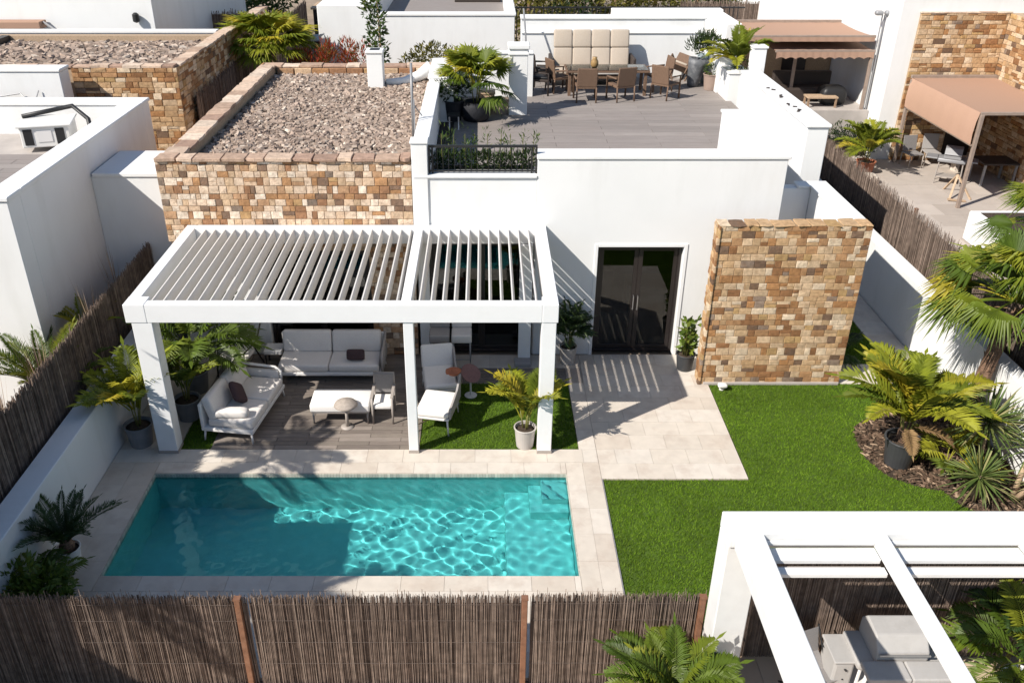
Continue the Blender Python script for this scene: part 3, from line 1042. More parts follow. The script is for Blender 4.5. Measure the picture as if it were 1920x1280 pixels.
MB().box(6.53, 7.13, 23.97, 24.93, 4.002, 4.06).build('cap', WHITE, ped, bevel=.012, seg=1)
tb = thing('back_wall', 'white back wall with two capped ledges behind the terrace lounge', 'wall', (3.7, 27.2, 3.2))
MB().box(1.1, 6.5, 27.0, 27.4, 2.5, 4.55).build('wall', WHITE, tb, bevel=.01, seg=1)
MB().box(1.1, 6.53, 26.96, 27.42, 4.552, 4.60).build('ledge', WHITE, tb, bevel=.01, seg=1)
MB().box(1.1, 6.5, 27.12, 27.55, 4.602, 4.93).build('upper_wall', WHITE, tb, bevel=.01, seg=1)
MB().box(1.08, 6.55, 27.08, 27.6, 4.932, 5.0).build('cap', WHITE, tb, bevel=.015, seg=1)
MB().box(6.5, 6.9, 24.95, 27.4, 2.5, 4.3).build('return_wall', WHITE, tb, bevel=.01, seg=1)

# chimney, duct, mast on the stone block roof
ch = thing('chimney', 'square white chimney with a flat cap standing in the roof chippings', 'chimney', (-2.78, 23.2, 3.85))
MB().box(-2.98, -2.58, 23.0, 23.42, 3.8, 4.72).build('shaft', WHITE, ch, bevel=.01, seg=1)
MB().box(-3.01, -2.55, 22.97, 23.45, 4.722, 4.79).build('cap', WHITE, ch, bevel=.015, seg=1)
MB().box(-2.9, -2.66, 23.08, 23.34, 4.792, 4.80).build('flue', BLACKM, ch)
du = thing('roof_duct', 'low white curved duct running from the chimney to the parapet', 'duct', (-2, 23.6, 3.85))
MB().tube([(-2.55, 23.35, 3.93), (-2.1, 23.5, 3.92), (-1.7, 23.75, 4.02), (-1.38, 23.8, 4.25)], [.09, .11, .14, .17], 10).build('duct', WHITE, du, smooth=True)
an = thing('antenna_mast', 'thin grey steel mast with bent top fixed beside the stone roof', 'mast', (-1.48, 18.5, 3.9))
MB().tube([(-1.48, 18.3, 3.85), (-1.48, 18.3, 4.9), (-1.5, 18.6, 5.35)], .028, 8).build('pole', GREYM, an, smooth=True)
MB().tube([(-1.42, 18.0, 3.85), (-1.44, 18.25, 4.7)], .014, 6).build('stay', GREYM, an)
MB().tube([(-1.3, 18.5, 4.3), (-1.44, 18.32, 4.55)], .014, 6).build('stay', GREYM, an)

# roof edge box with pipes next to the mast
# ================================================================== STONE SCREEN WALL (front right)
ss = thing('stone_screen_wall', 'tall brown sandstone screen wall standing on the lawn edge right of the entrance', 'stone wall', (5.6, 14.85, 0))
MB().box(4.24, 6.92, 14.735, 15.0, 0, 3.27).build('wall_core', MORTAR, ss)
cs = courses(4.2, 6.96, 0, 3.285, h=.128, wmin=.10, wmax=.27)
clad(ss, (0, 14.737, 0), 0, cs, STONE2, STONE2M, depth=.015, limit=300)
cs = courses(0, .34, 0, 3.285, h=.14, wmin=.1, wmax=.24)
clad(ss, (4.238, 15.03, 0), -PI / 2, cs, STONE2, STONE2M, depth=.04, limit=60)
copings(ss, (4.205, 14.865), (6.96, 14.865), .33, 3.285, thick=.022, lmin=.2, lmax=.45, m=STONE2)
lg = MB()
lg.box(6.58, 6.93, 15.002, 17.2, 0, 3.24)
lg.box(5.70, 6.578, 16.95, 17.2, 0, 3.24)
lg.build('rendered_leg', WHITE, ss, bevel=.012, seg=1)
lc = MB()
lc.box(6.55, 6.96, 15.05, 17.23, 3.242, 3.30)
lc.box(6.30, 6.548, 16.92, 17.23, 3.242, 3.30)
lc.build('leg_cap', WHITE, ss, bevel=.012, seg=1)
MB().box(4.3, 6.95, 14.69, 14.734, -.01, .05).build('plinth', CONC, ss, bevel=.006, seg=1)
fl = thing('floodlight', 'small white garden spotlight at the foot of the stone screen wall', 'garden light', (4.62, 14.5, 0))
MB().lathe([(.05, 0), (.05, .02), (.02, .03), (.02, .07)], 10, (4.62, 14.52, 0)).build('base', PLASTICW, fl)
MB().pillow((4.62, 14.49, .11), .18, .12, .09).build('lamp_head', PLASTICW, fl, smooth=True)

# ================================================================== LOUVERED PERGOLA
pg = thing('pergola', 'white louvered pergola over the outdoor lounge in front of the villa', 'pergola', (-2.2, 14, 0))
def beam(mb, x0, x1, y0, y1, z0, z1):
    mb.box(x0, x1, y0, y1, z0, z1)
for nm, a in (('front_beam', (-5.36, .93, 12.41, 12.58, 2.55, 2.87)), ('rear_beam', (-5.50, .97, 15.70, 15.885, 2.55, 2.868)),
              ('left_beam', (-5.70, -5.50, 12.72, 15.885, 2.55, 2.866)), ('right_beam', (.97, 1.19, 12.72, 15.885, 2.55, 2.866))):
    b = MB()
    b.box(*a)
    b.build(nm, PAINT, pg, bevel=.008, seg=1)
for x0, x1 in ((-5.70, -5.362), (.932, 1.19)):
    MB().box(x0, x1, 12.408, 12.718, 2.549, 2.872).build('corner_block', PAINT, pg, bevel=.008, seg=1)
for x0, x1, y0, y1 in ((-5.62, -5.29, 12.42, 12.70), (-1.29, -1.125, 12.43, 12.57), (.925, 1.165, 12.42, 12.68)):
    p = MB()
    p.box(x0, x1, y0, y1, .05, 2.549)
    po = p.build('post', PAINT, pg, bevel=.008, seg=1)
    MB().box(x0 - .006, x1 + .006, y0 - .006, y1 + .006, 0, .049).build('post_base', FRAMEG, po)
MB().box(-1.32, -1.16, 12.582, 15.698, 2.60, 2.845).build('cross_beam', PAINT, pg, bevel=.006, seg=1)
MB().box(.70, .95, 15.62, 15.70, .05, 2.549).build('post', PAINT, pg, bevel=.006, seg=1)
# blades: a shallow aerofoil, tilted towards the sun
bm_ = MB()
prof = [(-.012, -.10), (.010, -.10), (.015, 0), (.010, .10), (-.012, .10), (-.008, 0)]
n_ = len(prof)
ly = 3.11 / 2
bm_.add([(x, -ly, z) for x, z in prof] + [(x, ly, z) for x, z in prof], [(i, (i + 1) % n_, n_ + (i + 1) % n_, n_ + i) for i in range(n_)] + [tuple(range(n_))[::-1], tuple(range(n_, 2 * n_))])
blm = bm_.mesh('louver_blade', LOUV)
nb = 34
for k in range(nb):
    x = -5.39 + (k + .5) * (6.34 / nb)
    if -1.37 < x < -1.11:
        continue
    o = obj('louver_blade', blm, pg)
    o.location = Vector((x, 14.14, 2.745)) - pg.location
    o.rotation_euler = (0, math.radians((-5 if x < -1.25 else -12) + U(-.8, .8)), 0)

# ================================================================== BOUNDARY WALLS AND FENCES
bw = thing('boundary_wall', 'low white garden wall under the reed fence left of the pool', 'wall', (-6.55, 12, 0))
MB().box(-6.74, -6.36, 7.7, 16.7, -.05, 1.15).build('wall', WALLW, bw, bevel=.01, seg=1)
reed_fence('tall dark reed fence on the low white wall left of the pool', (-6.86, 7.4), (-6.86, 16.75), 0, 2.12, posts=(), step=.0105, layers=3, rag=.06, side=-1, rr=.009)
reed_fence('tan reed fence panel at the far left of the front boundary, half in shade', (-6.75, 7.6), (-2.80, 7.6), 0, 1.43, posts=(.03, 3.87), step=.0092, layers=3, side=1)
reed_fence('tan reed fence panel between the two brown posts along the pool end', (-2.76, 7.6), (.47, 7.6), 0, 1.44, posts=(3.24,), step=.0092, layers=3, side=1)
reed_fence('tan reed fence panel between brown post and white pergola leg', (.56, 7.6), (2.62, 7.6), 0, 1.46, posts=(2.0,), step=.0092, layers=3, side=1)
reed_fence('tan reed fence panel behind the covered barbecue under the front pergola', (2.98, 8.02), (9.2, 8.02), 0, 1.72, posts=(), step=.0092, layers=3, side=1)
sw2 = thing('boundary_wall', 'low white garden wall along the right side passage behind the stone screen', 'wall', (9.05, 15, 0))
MB().box(8.92, 9.22, 7.75, 24, -.05, 1.38).build('wall', WALLW, sw2, bevel=.01, seg=1)
reed_fence('weathered reed fence on the right boundary behind the white side wall', (9.55, 9), (9.55, 25.5), 0, 2.2, posts=(6.5, 9.5), step=.02, layers=3, rag=.12, side=1)

# ================================================================== FRONT PERGOLA (bottom right)
fp = thing('front_pergola', 'white open pergola with retracted roof panels in the front right corner', 'pergola', (4.5, 6.5, 0))
MB().box(2.60, 2.96, 7.16, 7.50, 0, 2.60).build('post', PAINT2, fp, bevel=.01, seg=1)
MB().box(2.597, 9.0, 7.13, 7.503, 2.602, 2.80).build('rear_beam', PAINT2, fp, bevel=.01, seg=1)
MB().box(2.66, 2.95, 2.4, 7.128, 2.60, 2.80).build('side_beam', PAINT2, fp, bevel=.01, seg=1)
for x in (4.18, 5.70, 7.2):
    MB().box(x - .06, x + .07, 2.4, 7.128, 2.65, 2.79).build('rafter', PAINT2, fp, bevel=.008, seg=1)
for x0, x1 in ((2.955, 4.118), (4.252, 5.638), (5.772, 7.138), (7.272, 8.9)):
    MB().box(x0, x1, 7.085, 7.126, 2.675, 2.72).build('roof_rail', PAINT2, fp, bevel=.008, seg=1)
    MB().box(x0, x1, 6.885, 7.075, 2.60, 2.665).build('roof_panel', PAINT2, fp, bevel=.012, seg=1)
    MB().box(x0, x1, 6.70, 6.805, 2.585, 2.645).build('roof_panel', PAINT2, fp, bevel=.01, seg=1)
    MB().box(x0, x1, 6.815, 6.875, 2.56, 2.585).build('gap_strip', FRAMEG, fp)  # taupe strip standing in for the dark gap between the roof panels
# ================================================================== LEFT NEIGHBOUR
ln = thing('neighbour_house', 'white flat roofed neighbour house with parapet terrace left of the reed fence', 'house', (-11, 17, 0))
b = MB()
b.box(-17, -7.78, 13.67, 14.1, -.05, 4.12)
b.box(-8.2, -7.78, 14.1, 20.1, -.05, 4.12)
b.box(-17, -7.78, 20.1, 20.54, -.05, 4.12)
b.build('rendered_wall', WHITE, ln, bevel=.012, seg=1)
b = MB()
b.box(-17, -7.75, 13.64, 14.13, 4.122, 4.20)
b.box(-8.23, -7.75, 14.132, 20.07, 4.122, 4.20)
b.box(-17, -7.75, 20.072, 20.57, 4.122, 4.20)
b.build('parapet_cap', WHITE, ln, bevel=.014, seg=1)
MB().box(-17, -8.21, 14.11, 20.09, 3.0, 3.47).build('roof_slab', CONC, ln)
tiles(ln, -13, -8.22, 14.12, 18.4, 1.6, .30, z=3.5, m=DECKT, gap=.012, name='roof_plank', th=.02)
MB().box(-7.779, -6.18, 16.8, 18.3, 0, 3.52).build('link_wall', WHITE, ln, bevel=.012, seg=1)
MB().box(-7.74, -6.16, 16.77, 18.33, 3.522, 3.60).build('link_cap', WHITE, ln, bevel=.012, seg=1)
ac = thing('air_conditioner', 'white air conditioning unit with dark grilles on the neighbour roof', 'air conditioner', (-9.5, 19.0, 3.5), .25)
u = MB()
ac2 = base_matrix(ac)
def loc_box(mb, M, x0, x1, y0, y1, z0, z1):
    t_ = MB().box(x0, x1, y0, y1, z0, z1)
    mb.add([M @ Vector(p) for p in t_.v], t_.f)
    return mb
loc_box(MB(), ac2, -.5, .5, -.35, .5, .08, .52).build('casing', PLASTICW, ac, bevel=.02)
loc_box(MB(), ac2, -.55, .55, -.4, .55, .522, .56).build('lid', PLASTICW, ac, bevel=.01)
for x in (-.34, .30):
    loc_box(MB(), ac2, x - .09, x + .09, -.362, -.352, .14, .48).build('grille', BLACKM, ac)
loc_box(MB(), ac2, -.17, .13, -.362, -.352, .2, .44).build('badge_plate', FRAMEW, ac)
pi = thing('roof_pipe', 'dark insulated pipe bending round the white air conditioner', 'pipe', (-9.4, 19.6, 3.5))
MB().tube([(-10.1, 19.2, 4.1), (-9.6, 19.55, 4.15), (-9.2, 19.75, 4.2), (-8.75, 19.4, 4.0), (-8.55, 19.0, 3.56)], .05, 8).build('pipe', BLACKM, pi, smooth=True)

# house on the left, outside the frame, in front of that one: its shade lies across the pool corner and the front fence
oh = thing('neighbour_house', 'white house left of the frame whose shade falls across the pool', 'house', (-12, 6, 0))
MB().box(-16, -8.5, -8, 9.0, -.05, 4.45).build('ground_storey', WHITE, oh, bevel=.01, seg=1)
MB().box(-14, -8.55, 5.35, 7.2, 4.45, 5.9).build('upper_storey', WHITE, oh, bevel=.01, seg=1)

# back left: stone clad block with chippings roof
bs = thing('stone_outbuilding', 'brown sandstone clad block with a slate chipping roof behind the left neighbour', 'outbuilding', (-11, 27, 0))
b = MB()
b.box(-18, -8.28, 24.22, 24.5, 0, 4.12)
b.box(-8.6, -8.29, 24.5, 35.5, 0, 4.10)
b.box(-18, -8.6, 29.3, 29.6, 0, 4.10)
b.build('wall_core', MORTAR, bs)
cs = courses(-11.1, -8.25, 1.2, 4.13, h=.15, wmin=.13, wmax=.42)
clad(bs, (0, 24.222, 0), 0, cs, STONE2, STONE2M, limit=300, depth=.035)
cs = courses(-.0, 11.2, 0, 4.13, h=.16, wmin=.16, wmax=.45)
clad(bs, (-8.29, 24.2, 0), PI / 2, cs, STONE2, STONE2M, limit=0, depth=.035)
MB().box(-18, -8.6, 24.5, 29.3, 3.4, 3.86).build('roof_deck', ROOFBED, bs)
shards(bs, -15.6, -8.65, 24.5, 29.3, 3.87, 3000, smin=.09, smax=.22)
copings(bs, (-13.0, 24.33), (-8.3, 24.33), .30, 4.125)
copings(bs, (-8.43, 24.5), (-8.43, 35.5), .38, 4.11, lmin=.35, lmax=.75)
MB().box(-15.4, -15.15, 24.5, 29.3, 3.86, 4.12).build('roof_kerb', BLACKM, bs)
lb_ = thing('white_block', 'low white rendered block in front of the stone outbuilding', 'wall', (-14, 23.5, 0))
MB().box(-20, -11.0, 23.3, 23.85, 0, 4.2).build('wall', WHITE, lb_, bevel=.02, seg=1)
MB().box(-20, -10.97, 23.27, 23.88, 4.202, 4.28).build('cap', WHITE, lb_, bevel=.02, seg=1)
lc_ = thing('clothes_prop', 'folded grey wire rack leaning on the low white block', 'rack', (-12.5, 23.25, 3.4))
MB().tube([(-13.1, 23.1, 3.55), (-12.1, 23.22, 3.68), (-11.8, 23.0, 3.45)], .02, 6).build('frame', GREYM, lc_)
MB().tube([(-11.75, 23.15, 3.45), (-11.62, 23.25, 3.75)], .015, 6).build('leg', GREYM, lc_)
ll = thing('garden_wall', 'long white capped wall behind the roof of chippings at back left', 'wall', (-14, 30, 0))
MB().box(-24, -8.7, 29.8, 30.1, 0, 4.1).build('wall', WHITE, ll, bevel=.01, seg=1)
MB().box(-24, -8.67, 29.77, 30.13, 4.102, 4.18).build('cap', WHITE, ll, bevel=.01, seg=1)
lh = thing('far_house', 'tall white house wall filling the upper left corner', 'house', (-16, 36, 0))
MB().box(-28, -11.75, 33, 46, 0, 9).build('wall', WHITE, lh, bevel=.02, seg=1)
MB().box(-28, -11.7, 32.95, 46, 9.0, 9.15).build('cap', WHITE, lh)
hp = thing('awning_box', 'brown awning cassette half hidden at the left edge beneath the white wall', 'awning', (-16.8, 32.6, 3.5))
MB().box(-17.9, -15.6, 32.4, 32.95, 3.8, 4.05).build('cassette', CANVAS, hp, bevel=.03)
MB().tube([(-15.6, 32.7, 4.0), (-15.0, 32.3, 3.75)], .04, 6).build('arm', GREYM, hp)
wl_ = thing('wall_light', 'small dark wall lamp on the white house at upper left', 'wall lamp', (-12.3, 32.9, 4.0))
MB().lathe([(.03, 0), (.12, .05), (.12, .28), (.05, .34)], 10, (-12.35, 32.85, 3.95)).build('lantern', BLACKM, wl_)
MB().box(-12.39, -12.31, 32.86, 32.99, 4.15, 4.2).build('bracket', BLACKM, wl_)
reed_fence('dark reed fence crossing between the white house and the back lane', (-12, 40), (-8.2, 40), 0, 3.3, step=.05, layers=2, rr=.022, rag=.08)
reed_fence('reed fence along the back lane beyond the stone outbuilding', (-8.1, 25), (-8.4, 44), 0, 3.2, step=.05, layers=2, rr=.02, rag=.12, side=-1)

# ================================================================== BACK NEIGHBOUR
bh = thing('back_house', 'white flat roofed house behind the terrace palm with a small roof deck', 'house', (-2, 33, 0))
b = MB()
b.box(-5.75, -3.78, 32.0, 42, 0, 4.66)
b.box(-3.78, 1.08, 32.0, 32.35, 0, 4.30)
b.box(.78, 1.08, 32.35, 38, 0, 4.30)
b.build('rendered_wall', WHITE, bh, bevel=.02, seg=1)
b = MB()
b.box(-3.82, 1.12, 31.96, 32.39, 4.302, 4.40)
b.box(.74, 1.12, 32.392, 38, 4.302, 4.40)
b.build('parapet_cap', WHITE, bh, bevel=.02, seg=1)
MB().box(-3.78, .78, 32.35, 42, 3.4, 3.9).build('roof_deck', DECKT, bh)
MB().box(-1.2, .7, 38.4, 38.9, 3.9, 4.2).build('roof_bench', WICKD, bh, bevel=.03)
dr = thing('drain_pipe', 'thin dark downpipe beside the terrace pillar on the back wall', 'pipe', (1.2, 26.9, 3.3))
MB().tube([(1.14, 26.6, 5.3), (1.2, 26.4, 4.7), (1.24, 26.3, 4.0)], .025, 6).build('pipe', GREYM, dr)
pw = thing('far_parapet', 'white stepped roof parapet beyond the terrace back wall', 'wall', (5.5, 36, 0))
MB().box(5.0, 9.3, 36.0, 36.5, 0, 3.95).build('wall', WHITE, pw, bevel=.02, seg=1)
MB().box(8.7, 9.25, 33, 36, 0, 3.9).build('side_wall', WHITE, pw, bevel=.02, seg=1)
MB().box(5.0, 6.2, 33, 36, 3.2, 3.8).build('roof', WHITE, pw, bevel=.02, seg=1)
MB().box(6.8, 8.2, 34.5, 35.5, 3.3, 3.75).build('skylight', PLASTICW, pw, bevel=.02, seg=1)
fr_ = thing('metal_fence', 'thin dark metal railing fence in front of the far trees', 'fence', (4, 42, 0))
f_ = MB()
for k in range(52):
    x = 1.3 + k * .2
    f_.box(x - .02, x + .02, 41.98, 42.02, 1.6, 3.25)
f_.build('bars', BLACKM, fr_)
for z in (1.7, 3.2):
    MB().box(1.2, 11.8, 41.97, 42.03, z - .03, z + .03).build('rail', BLACKM, fr_)
reed_fence('long brown reed fence far behind the canvas awnings', (9.5, 45), (17, 45), 0, 3.05, step=.06, layers=2, rr=.028, rag=.06, wires=False)
rk = thing('rock_pile', 'row of pale rounded rocks piled against the far reed fence', 'rocks', (13, 43.6, 0))
for k in range(54):
    x, z = 11.0 + (k % 18) * .17 + U(-.05, .05), 1.75 + (k // 18) * .19
    MB().pillow((x, 43.6 + U(-.1, .1), z + U(-.05, .05)), U(.17, .3), U(.2, .3), U(.16, .25), e=.8, nu=8, nv=5).build('rock', ROCK, rk)
MB().box(10.9, 14.4, 43.3, 44.2, 0, 1.66).build('bank', CONC, rk)
# lane behind with a parked dark car's corner and bins
car = thing('parked_car', 'dark grey car parked in the lane behind the palm', 'car', (-7.6, 45, 0), .1)
cb = MB()
pts = [(-2.1, .35), (-2.15, .75), (-1.5, .95), (-.9, 1.42), (.7, 1.45), (1.5, 1.0), (2.1, .9), (2.15, .4)]
cb.add([(x - 7.6, 45 - .85, z) for x, z in pts] + [(x - 7.6, 45 + .85, z) for x, z in pts], [(i, (i + 1) % 8, 8 + (i + 1) % 8, 8 + i) for i in range(8)] + [tuple(range(8))[::-1], tuple(range(8, 16))])
cb.build('body', GREYM, car, bevel=.06)
for x in (-1.35, 1.35):
    for y in (-.85, .85):
        MB().lathe([(.0, -.1), (.33, -.1), (.33, .1), (0, .1)], 14, M=Matrix.Translation((x - 7.6, 45 + y, .33)) @ Matrix.Rotation(PI / 2, 4, 'X')).build('wheel', BLACKM, car)
MB().box(-8.3, -7.0, 44.10, 44.14, 1.02, 1.36).build('side_window', DARKM, car)
bn = thing('lane_shed', 'dark shed with a flat lid standing in the back lane', 'shed', (-7.6, 51, 0))
MB().box(-9.2, -6.6, 50, 52, 0, 2.0).build('walls', DARKM, bn, bevel=.02)
MB().box(-9.3, -6.5, 49.9, 52.1, 2.0, 2.1).build('roof', WOODL, bn)

# ================================================================== RIGHT NEIGHBOUR
rn = thing('neighbour_villa', 'tall white villa with sandstone clad bay at the upper right', 'house', (18, 33, 0))
MB().box(13.3, 30, 29.56, 50, -.05, 10).build('rendered_wall', WHITE, rn, bevel=.015, seg=1)
MB().box(13.92, 20, 29.45, 29.56, 0, 4.75).build('bay_core', MORTAR, rn)
MB().box(16.75, 17.1, 25.5, 29.45, 0, 4.75).build('wing_core', MORTAR, rn)
cs = courses(13.9, 16.72, 0, 4.76, h=.155, wmin=.13, wmax=.40)
clad(rn, (0, 29.452, 0), 0, cs, STONE2, STONE2M, limit=300, depth=.035)
cs = courses(0, 3.9, 0, 4.76, h=.16, wmin=.14, wmax=.4)
clad(rn, (16.752, 29.42, 0), -PI / 2, cs, STONE2, STONE2M, limit=0, depth=.035)
copings(rn, (13.88, 29.48), (16.8, 29.48), .15, 4.76, thick=.04, lmin=.4, lmax=.8)
MB().box(15.6, 16.5, 29.38, 29.40, .1, 2.2).build('door', DARKM, rn)

def awning(label, x0, x1, yb, yf, zb, zf, val, posts, scal=False, m=CANVAS, ml=CANVASL):
    a = thing('awning', label, 'awning', ((x0 + x1) / 2, (yb + yf) / 2, 0))
    c = MB()
    nx_ = 14
    vs, fs = [], []
    for j in range(5):
        q = j / 4
        for i in range(nx_ + 1):
            x = x0 + (x1 - x0) * i / nx_
            vs.append((x, yb + (yf - yb) * q, zb + (zf - zb) * q - .05 * math.sin(PI * q) - .012 * (i % 2)))
    n2 = nx_ + 1
    for j in range(4):
        for i in range(nx_):
            fs.append((j * n2 + i, (j + 1) * n2 + i, (j + 1) * n2 + i + 1, j * n2 + i + 1))
    c.add(vs, fs)
    k = len(c.v)
    c.add([(x, y, z - .02) for x, y, z in vs], [f[::-1] for f in fs])
    c.build('canopy', m, a, smooth=True)
    MB().box(x0 - .03, x1 + .03, yf - .035, yf + .035, zf - .05, zf + .04).build('front_bar', POSTB, a, bevel=.01, seg=1)
    MB().box(x0 - .03, x1 + .03, yb - .05, yb + .05, zb - .03, zb + .08).build('cassette', POSTB, a, bevel=.01, seg=1)
    if val:
        v = MB()
        n = 40
        vs, fs = [], []
        for i in range(n + 1):
            x = x0 + (x1 - x0) * i / n
            dz = .06 * abs(math.sin(i * PI * 10 / n)) if scal else 0
            yy = yf - .045 + .012 * math.sin(i * 2.1)
            vs += [(x, yy, zf - .02), (x, yy - .01, zf - val + dz), (x, yy + .012, zf - .02), (x, yy + .002, zf - val + dz)]
        for i in range(n):
            p = 4 * i
            fs += [(p, p + 1, p + 5, p + 4), (p + 2, p + 6, p + 7, p + 3)]
        v.add(vs, fs)
        v.build('valance', m, a, smooth=True)
    for (x, y, z0, z1) in posts:
        MB().box(x - .05, x + .05, y - .05, y + .05, z0, z1).build('post', POSTB, a, bevel=.008, seg=1)
    return a
aw = awning('flat pink brown canvas awning with a hanging side curtain over the right patio', 14.0, 17.6, 29.3, 24.7, 2.80, 2.78, 0, [(14.02, 24.7, 0, 2.74), (13.98, 29.2, 0, 2.76)])
sc_ = MB()
vs, fs = [], []
n = 24
for i in range(n + 1):
    y = 24.72 + (29.2 - 24.72) * i / n
    for j, z in enumerate((2.80, 2.55, 2.2, 1.88)):
        bulge = .07 * math.sin(PI * j / 4)
        vs.append((13.96 - bulge + .006 * math.sin(i * 1.7), y, z))
for i in range(n):
    for j in range(3):
        a_ = i * 4 + j
        fs.append((a_, a_ + 1, a_ + 5, a_ + 4))
sc_.add(vs, fs)
sc_.build('side_curtain', CANVASL, aw, smooth=True)
MB().box(13.93, 13.98, 24.7, 29.25, 1.84, 1.89).build('curtain_bar', POSTB, aw)
awning('upper pleated brown canvas awning above the raised patio', 9.07, 13.13, 34.0, 30.75, 3.80, 3.84, .16, [], m=CANVAS)
awning('lower scalloped brown canvas awning on posts over the raised patio', 9.84, 13.13, 33.0, 30.56, 3.56, 3.40, .25, [(13.08, 30.58, 1.45, 3.36), (10.98, 31.9, 1.45, 3.4)], scal=True, m=CANVAS)
sp = thing('street_lamp', 'thin steel pole with twin floodlights beside the canvas awnings', 'lamp post', (13.2, 30.5, 1.45))
for dx in (-.06, .10):
    MB().tube([(13.18 + dx * .5, 30.55, 1.45), (13.18 + dx * .5, 30.55, 4.55)], .022, 6).build('pole', GREYM, sp)
for dx in (-.16, .16):
    MB().pillow((13.16 + dx, 30.5, 4.62), .26, .2, .16, nu=10, nv=6).build('lamp_head', GREYM, sp, smooth=True)
cv = thing('covered_lounge', 'dark covered outdoor lounge under the scalloped awning', 'lounge', (12, 31.7, 1.45))
MB().box(10.5, 12.6, 31.7, 32.5, 1.45, 1.9).build('seat', WICKD, cv, bevel=.05)
MB().box(10.5, 12.6, 32.5, 32.75, 1.45, 2.35).build('backrest', WICKD, cv, bevel=.05)
MB().pillow((12.3, 31.4, 1.75), .9, .7, .7).build('cover', BLACKM, cv, smooth=True)
tbx = thing('patio_table', 'low wooden table at the edge of the raised patio', 'table', (11.65, 30.95, 1.45))
MB().box(11.25, 12.3, 30.75, 31.25, 1.77, 1.82).build('table_top', WOODL, tbx)
for x in (11.3, 12.25):
    for y in (30.8, 31.2):
        MB().box(x - .03, x + .03, y - .03, y + .03, 1.45, 1.77).build('leg', WOOD, tbx)
rb = thing('back_room', 'dim open room with stone back wall behind the scalloped awning', 'outbuilding', (11, 34.5, 1.45))
MB().box(8.8, 13.28, 34.6, 34.9, 1.45, 3.7).build('back_wall', MORTAR, rb)
MB().box(11.4, 12.3, 34.54, 34.598, 1.45, 3.4).build('door', DARKM, rb)
kb = thing('kerb_wall', 'low pale kerb wall along the far side of the right reed fence', 'kerb', (10.3, 22, 0))
MB().box(9.85, 10.15, 18.5, 24.5, -.05, .35).build('kerb', WALLW, kb, bevel=.02, seg=1)
wb = thing('white_planter', 'white masonry planter block behind the right fan palm', 'planter', (14.5, 22.3, 0))
MB().box(13.0, 17.5, 20.4, 22.3, 0, .8).build('block', WALLW, wb, bevel=.03, seg=1)
MB().box(13.2, 17.5, 20.6, 22.1, .802, .81).build('soil', SOIL, wb)
for (x, y, w_, l_) in ((11.3, 29.0, .8, 'flat pale garden rock nearest the dark hedge'), (11.75, 28.2, .55, 'round pale garden rock just left of the red palm pot'), (12.2, 27.0, .7, 'broad pale garden rock in front of the red palm pot'),
                       (11.5, 25.9, .5, 'small pale garden rock near the kerb end by the reed fence')):
    tag(MB().pillow((x, y, .14), w_, w_ * .75, .34, e=.75, nu=12, nv=7).build('garden_rock', ROCK, smooth=True), l_, 'rock', 'garden rocks beside the right patio')
# ================================================================== FURNITURE
def legs(parent, pts, z0, z1, r=.018, m=FRAMEW, splay=.0, cx=0, cy=0):
    for x, y in pts:
        MB().tube([(x + (x - cx) * splay, y + (y - cy) * splay, z0), (x, y, z1)], [r * .8, r], 8).build('leg', m, parent, smooth=True)

def sofa(label, loc, rotz, w, d=.85, seats=2, left_arm=True, right_arm=True, bolster=False):
    t = thing('outdoor_sofa', label, 'sofa', (0, 0, 0))
    hw = w / 2
    MB().box(-hw, hw, -d / 2, d / 2, .20, .27).build('frame', FRAMEW, t, bevel=.012)
    legs(t, [(-hw + .05, -d / 2 + .05), (hw - .05, -d / 2 + .05), (-hw + .05, d / 2 - .05), (hw - .05, d / 2 - .05)], 0, .21, .022, FRAMEW, .05)
    sw_ = (w - .08) / seats
    for i in range(seats):
        x = -hw + .04 + sw_ * (i + .5)
        MB().box(x - sw_ / 2 + .004, x + sw_ / 2 - .004, -d / 2 + .01, d / 2 - .12, .27, .43).build('seat_cushion', FAB, t, smooth=True, bevel=.045, seg=3)
        M = Matrix.Translation((x, d / 2 - .17, .62)) @ Matrix.Rotation(-.26, 4, 'X')
        q = MB()
        q.obox(M, sw_ - .015, .17, .44)
        q.build('back_cushion', FAB, t, smooth=True, bevel=.05, seg=3)
    MB().box(-hw, hw, d / 2 - .06, d / 2, .27, .74).build('back_frame', FRAMEW, t, bevel=.015)
    for s_, on in ((-1, left_arm), (1, right_arm)):
        if on:
            a = MB()
            xx = s_ * (hw + .02)
            a.tube([(xx, -d / 2 + .08, .22), (xx, -d / 2 + .06, .55), (xx, -d / 2 + .16, .62), (xx, d / 2 - .1, .66), (xx, d / 2 - .02, .76)], .028, 8)
            a.build('armrest', FRAMEG if not bolster else FRAMEW, t, smooth=True)
            q = MB().box(xx - .035, xx + .035, -d / 2 + .1, d / 2 - .1, .30, .56)
            q.build('arm_panel', FABG if not bolster else FAB, t, smooth=True, bevel=.02)
    t.location = loc
    t.rotation_euler.z = rotz
    return t
sofa('long cream outdoor sofa with grey side arm at the back of the pergola', (-3.02, 15.12, 0), 0, 2.05, left_arm=False)
s2 = sofa('cream outdoor sofa turned sideways at the left of the pergola', (-4.38, 13.55, 0), PI / 2 - .15, 1.62, .95, bolster=True, left_arm=False)
M = Matrix.Rotation(PI / 2, 4, 'X')
bo = tag(MB().pillow((-4.44, 12.93, .51), .62, .2, .17, e=.3).build('bolster_cushion', FAB, smooth=True), 'round cream bolster cushion on the near end of the sideways sofa', 'cushion')
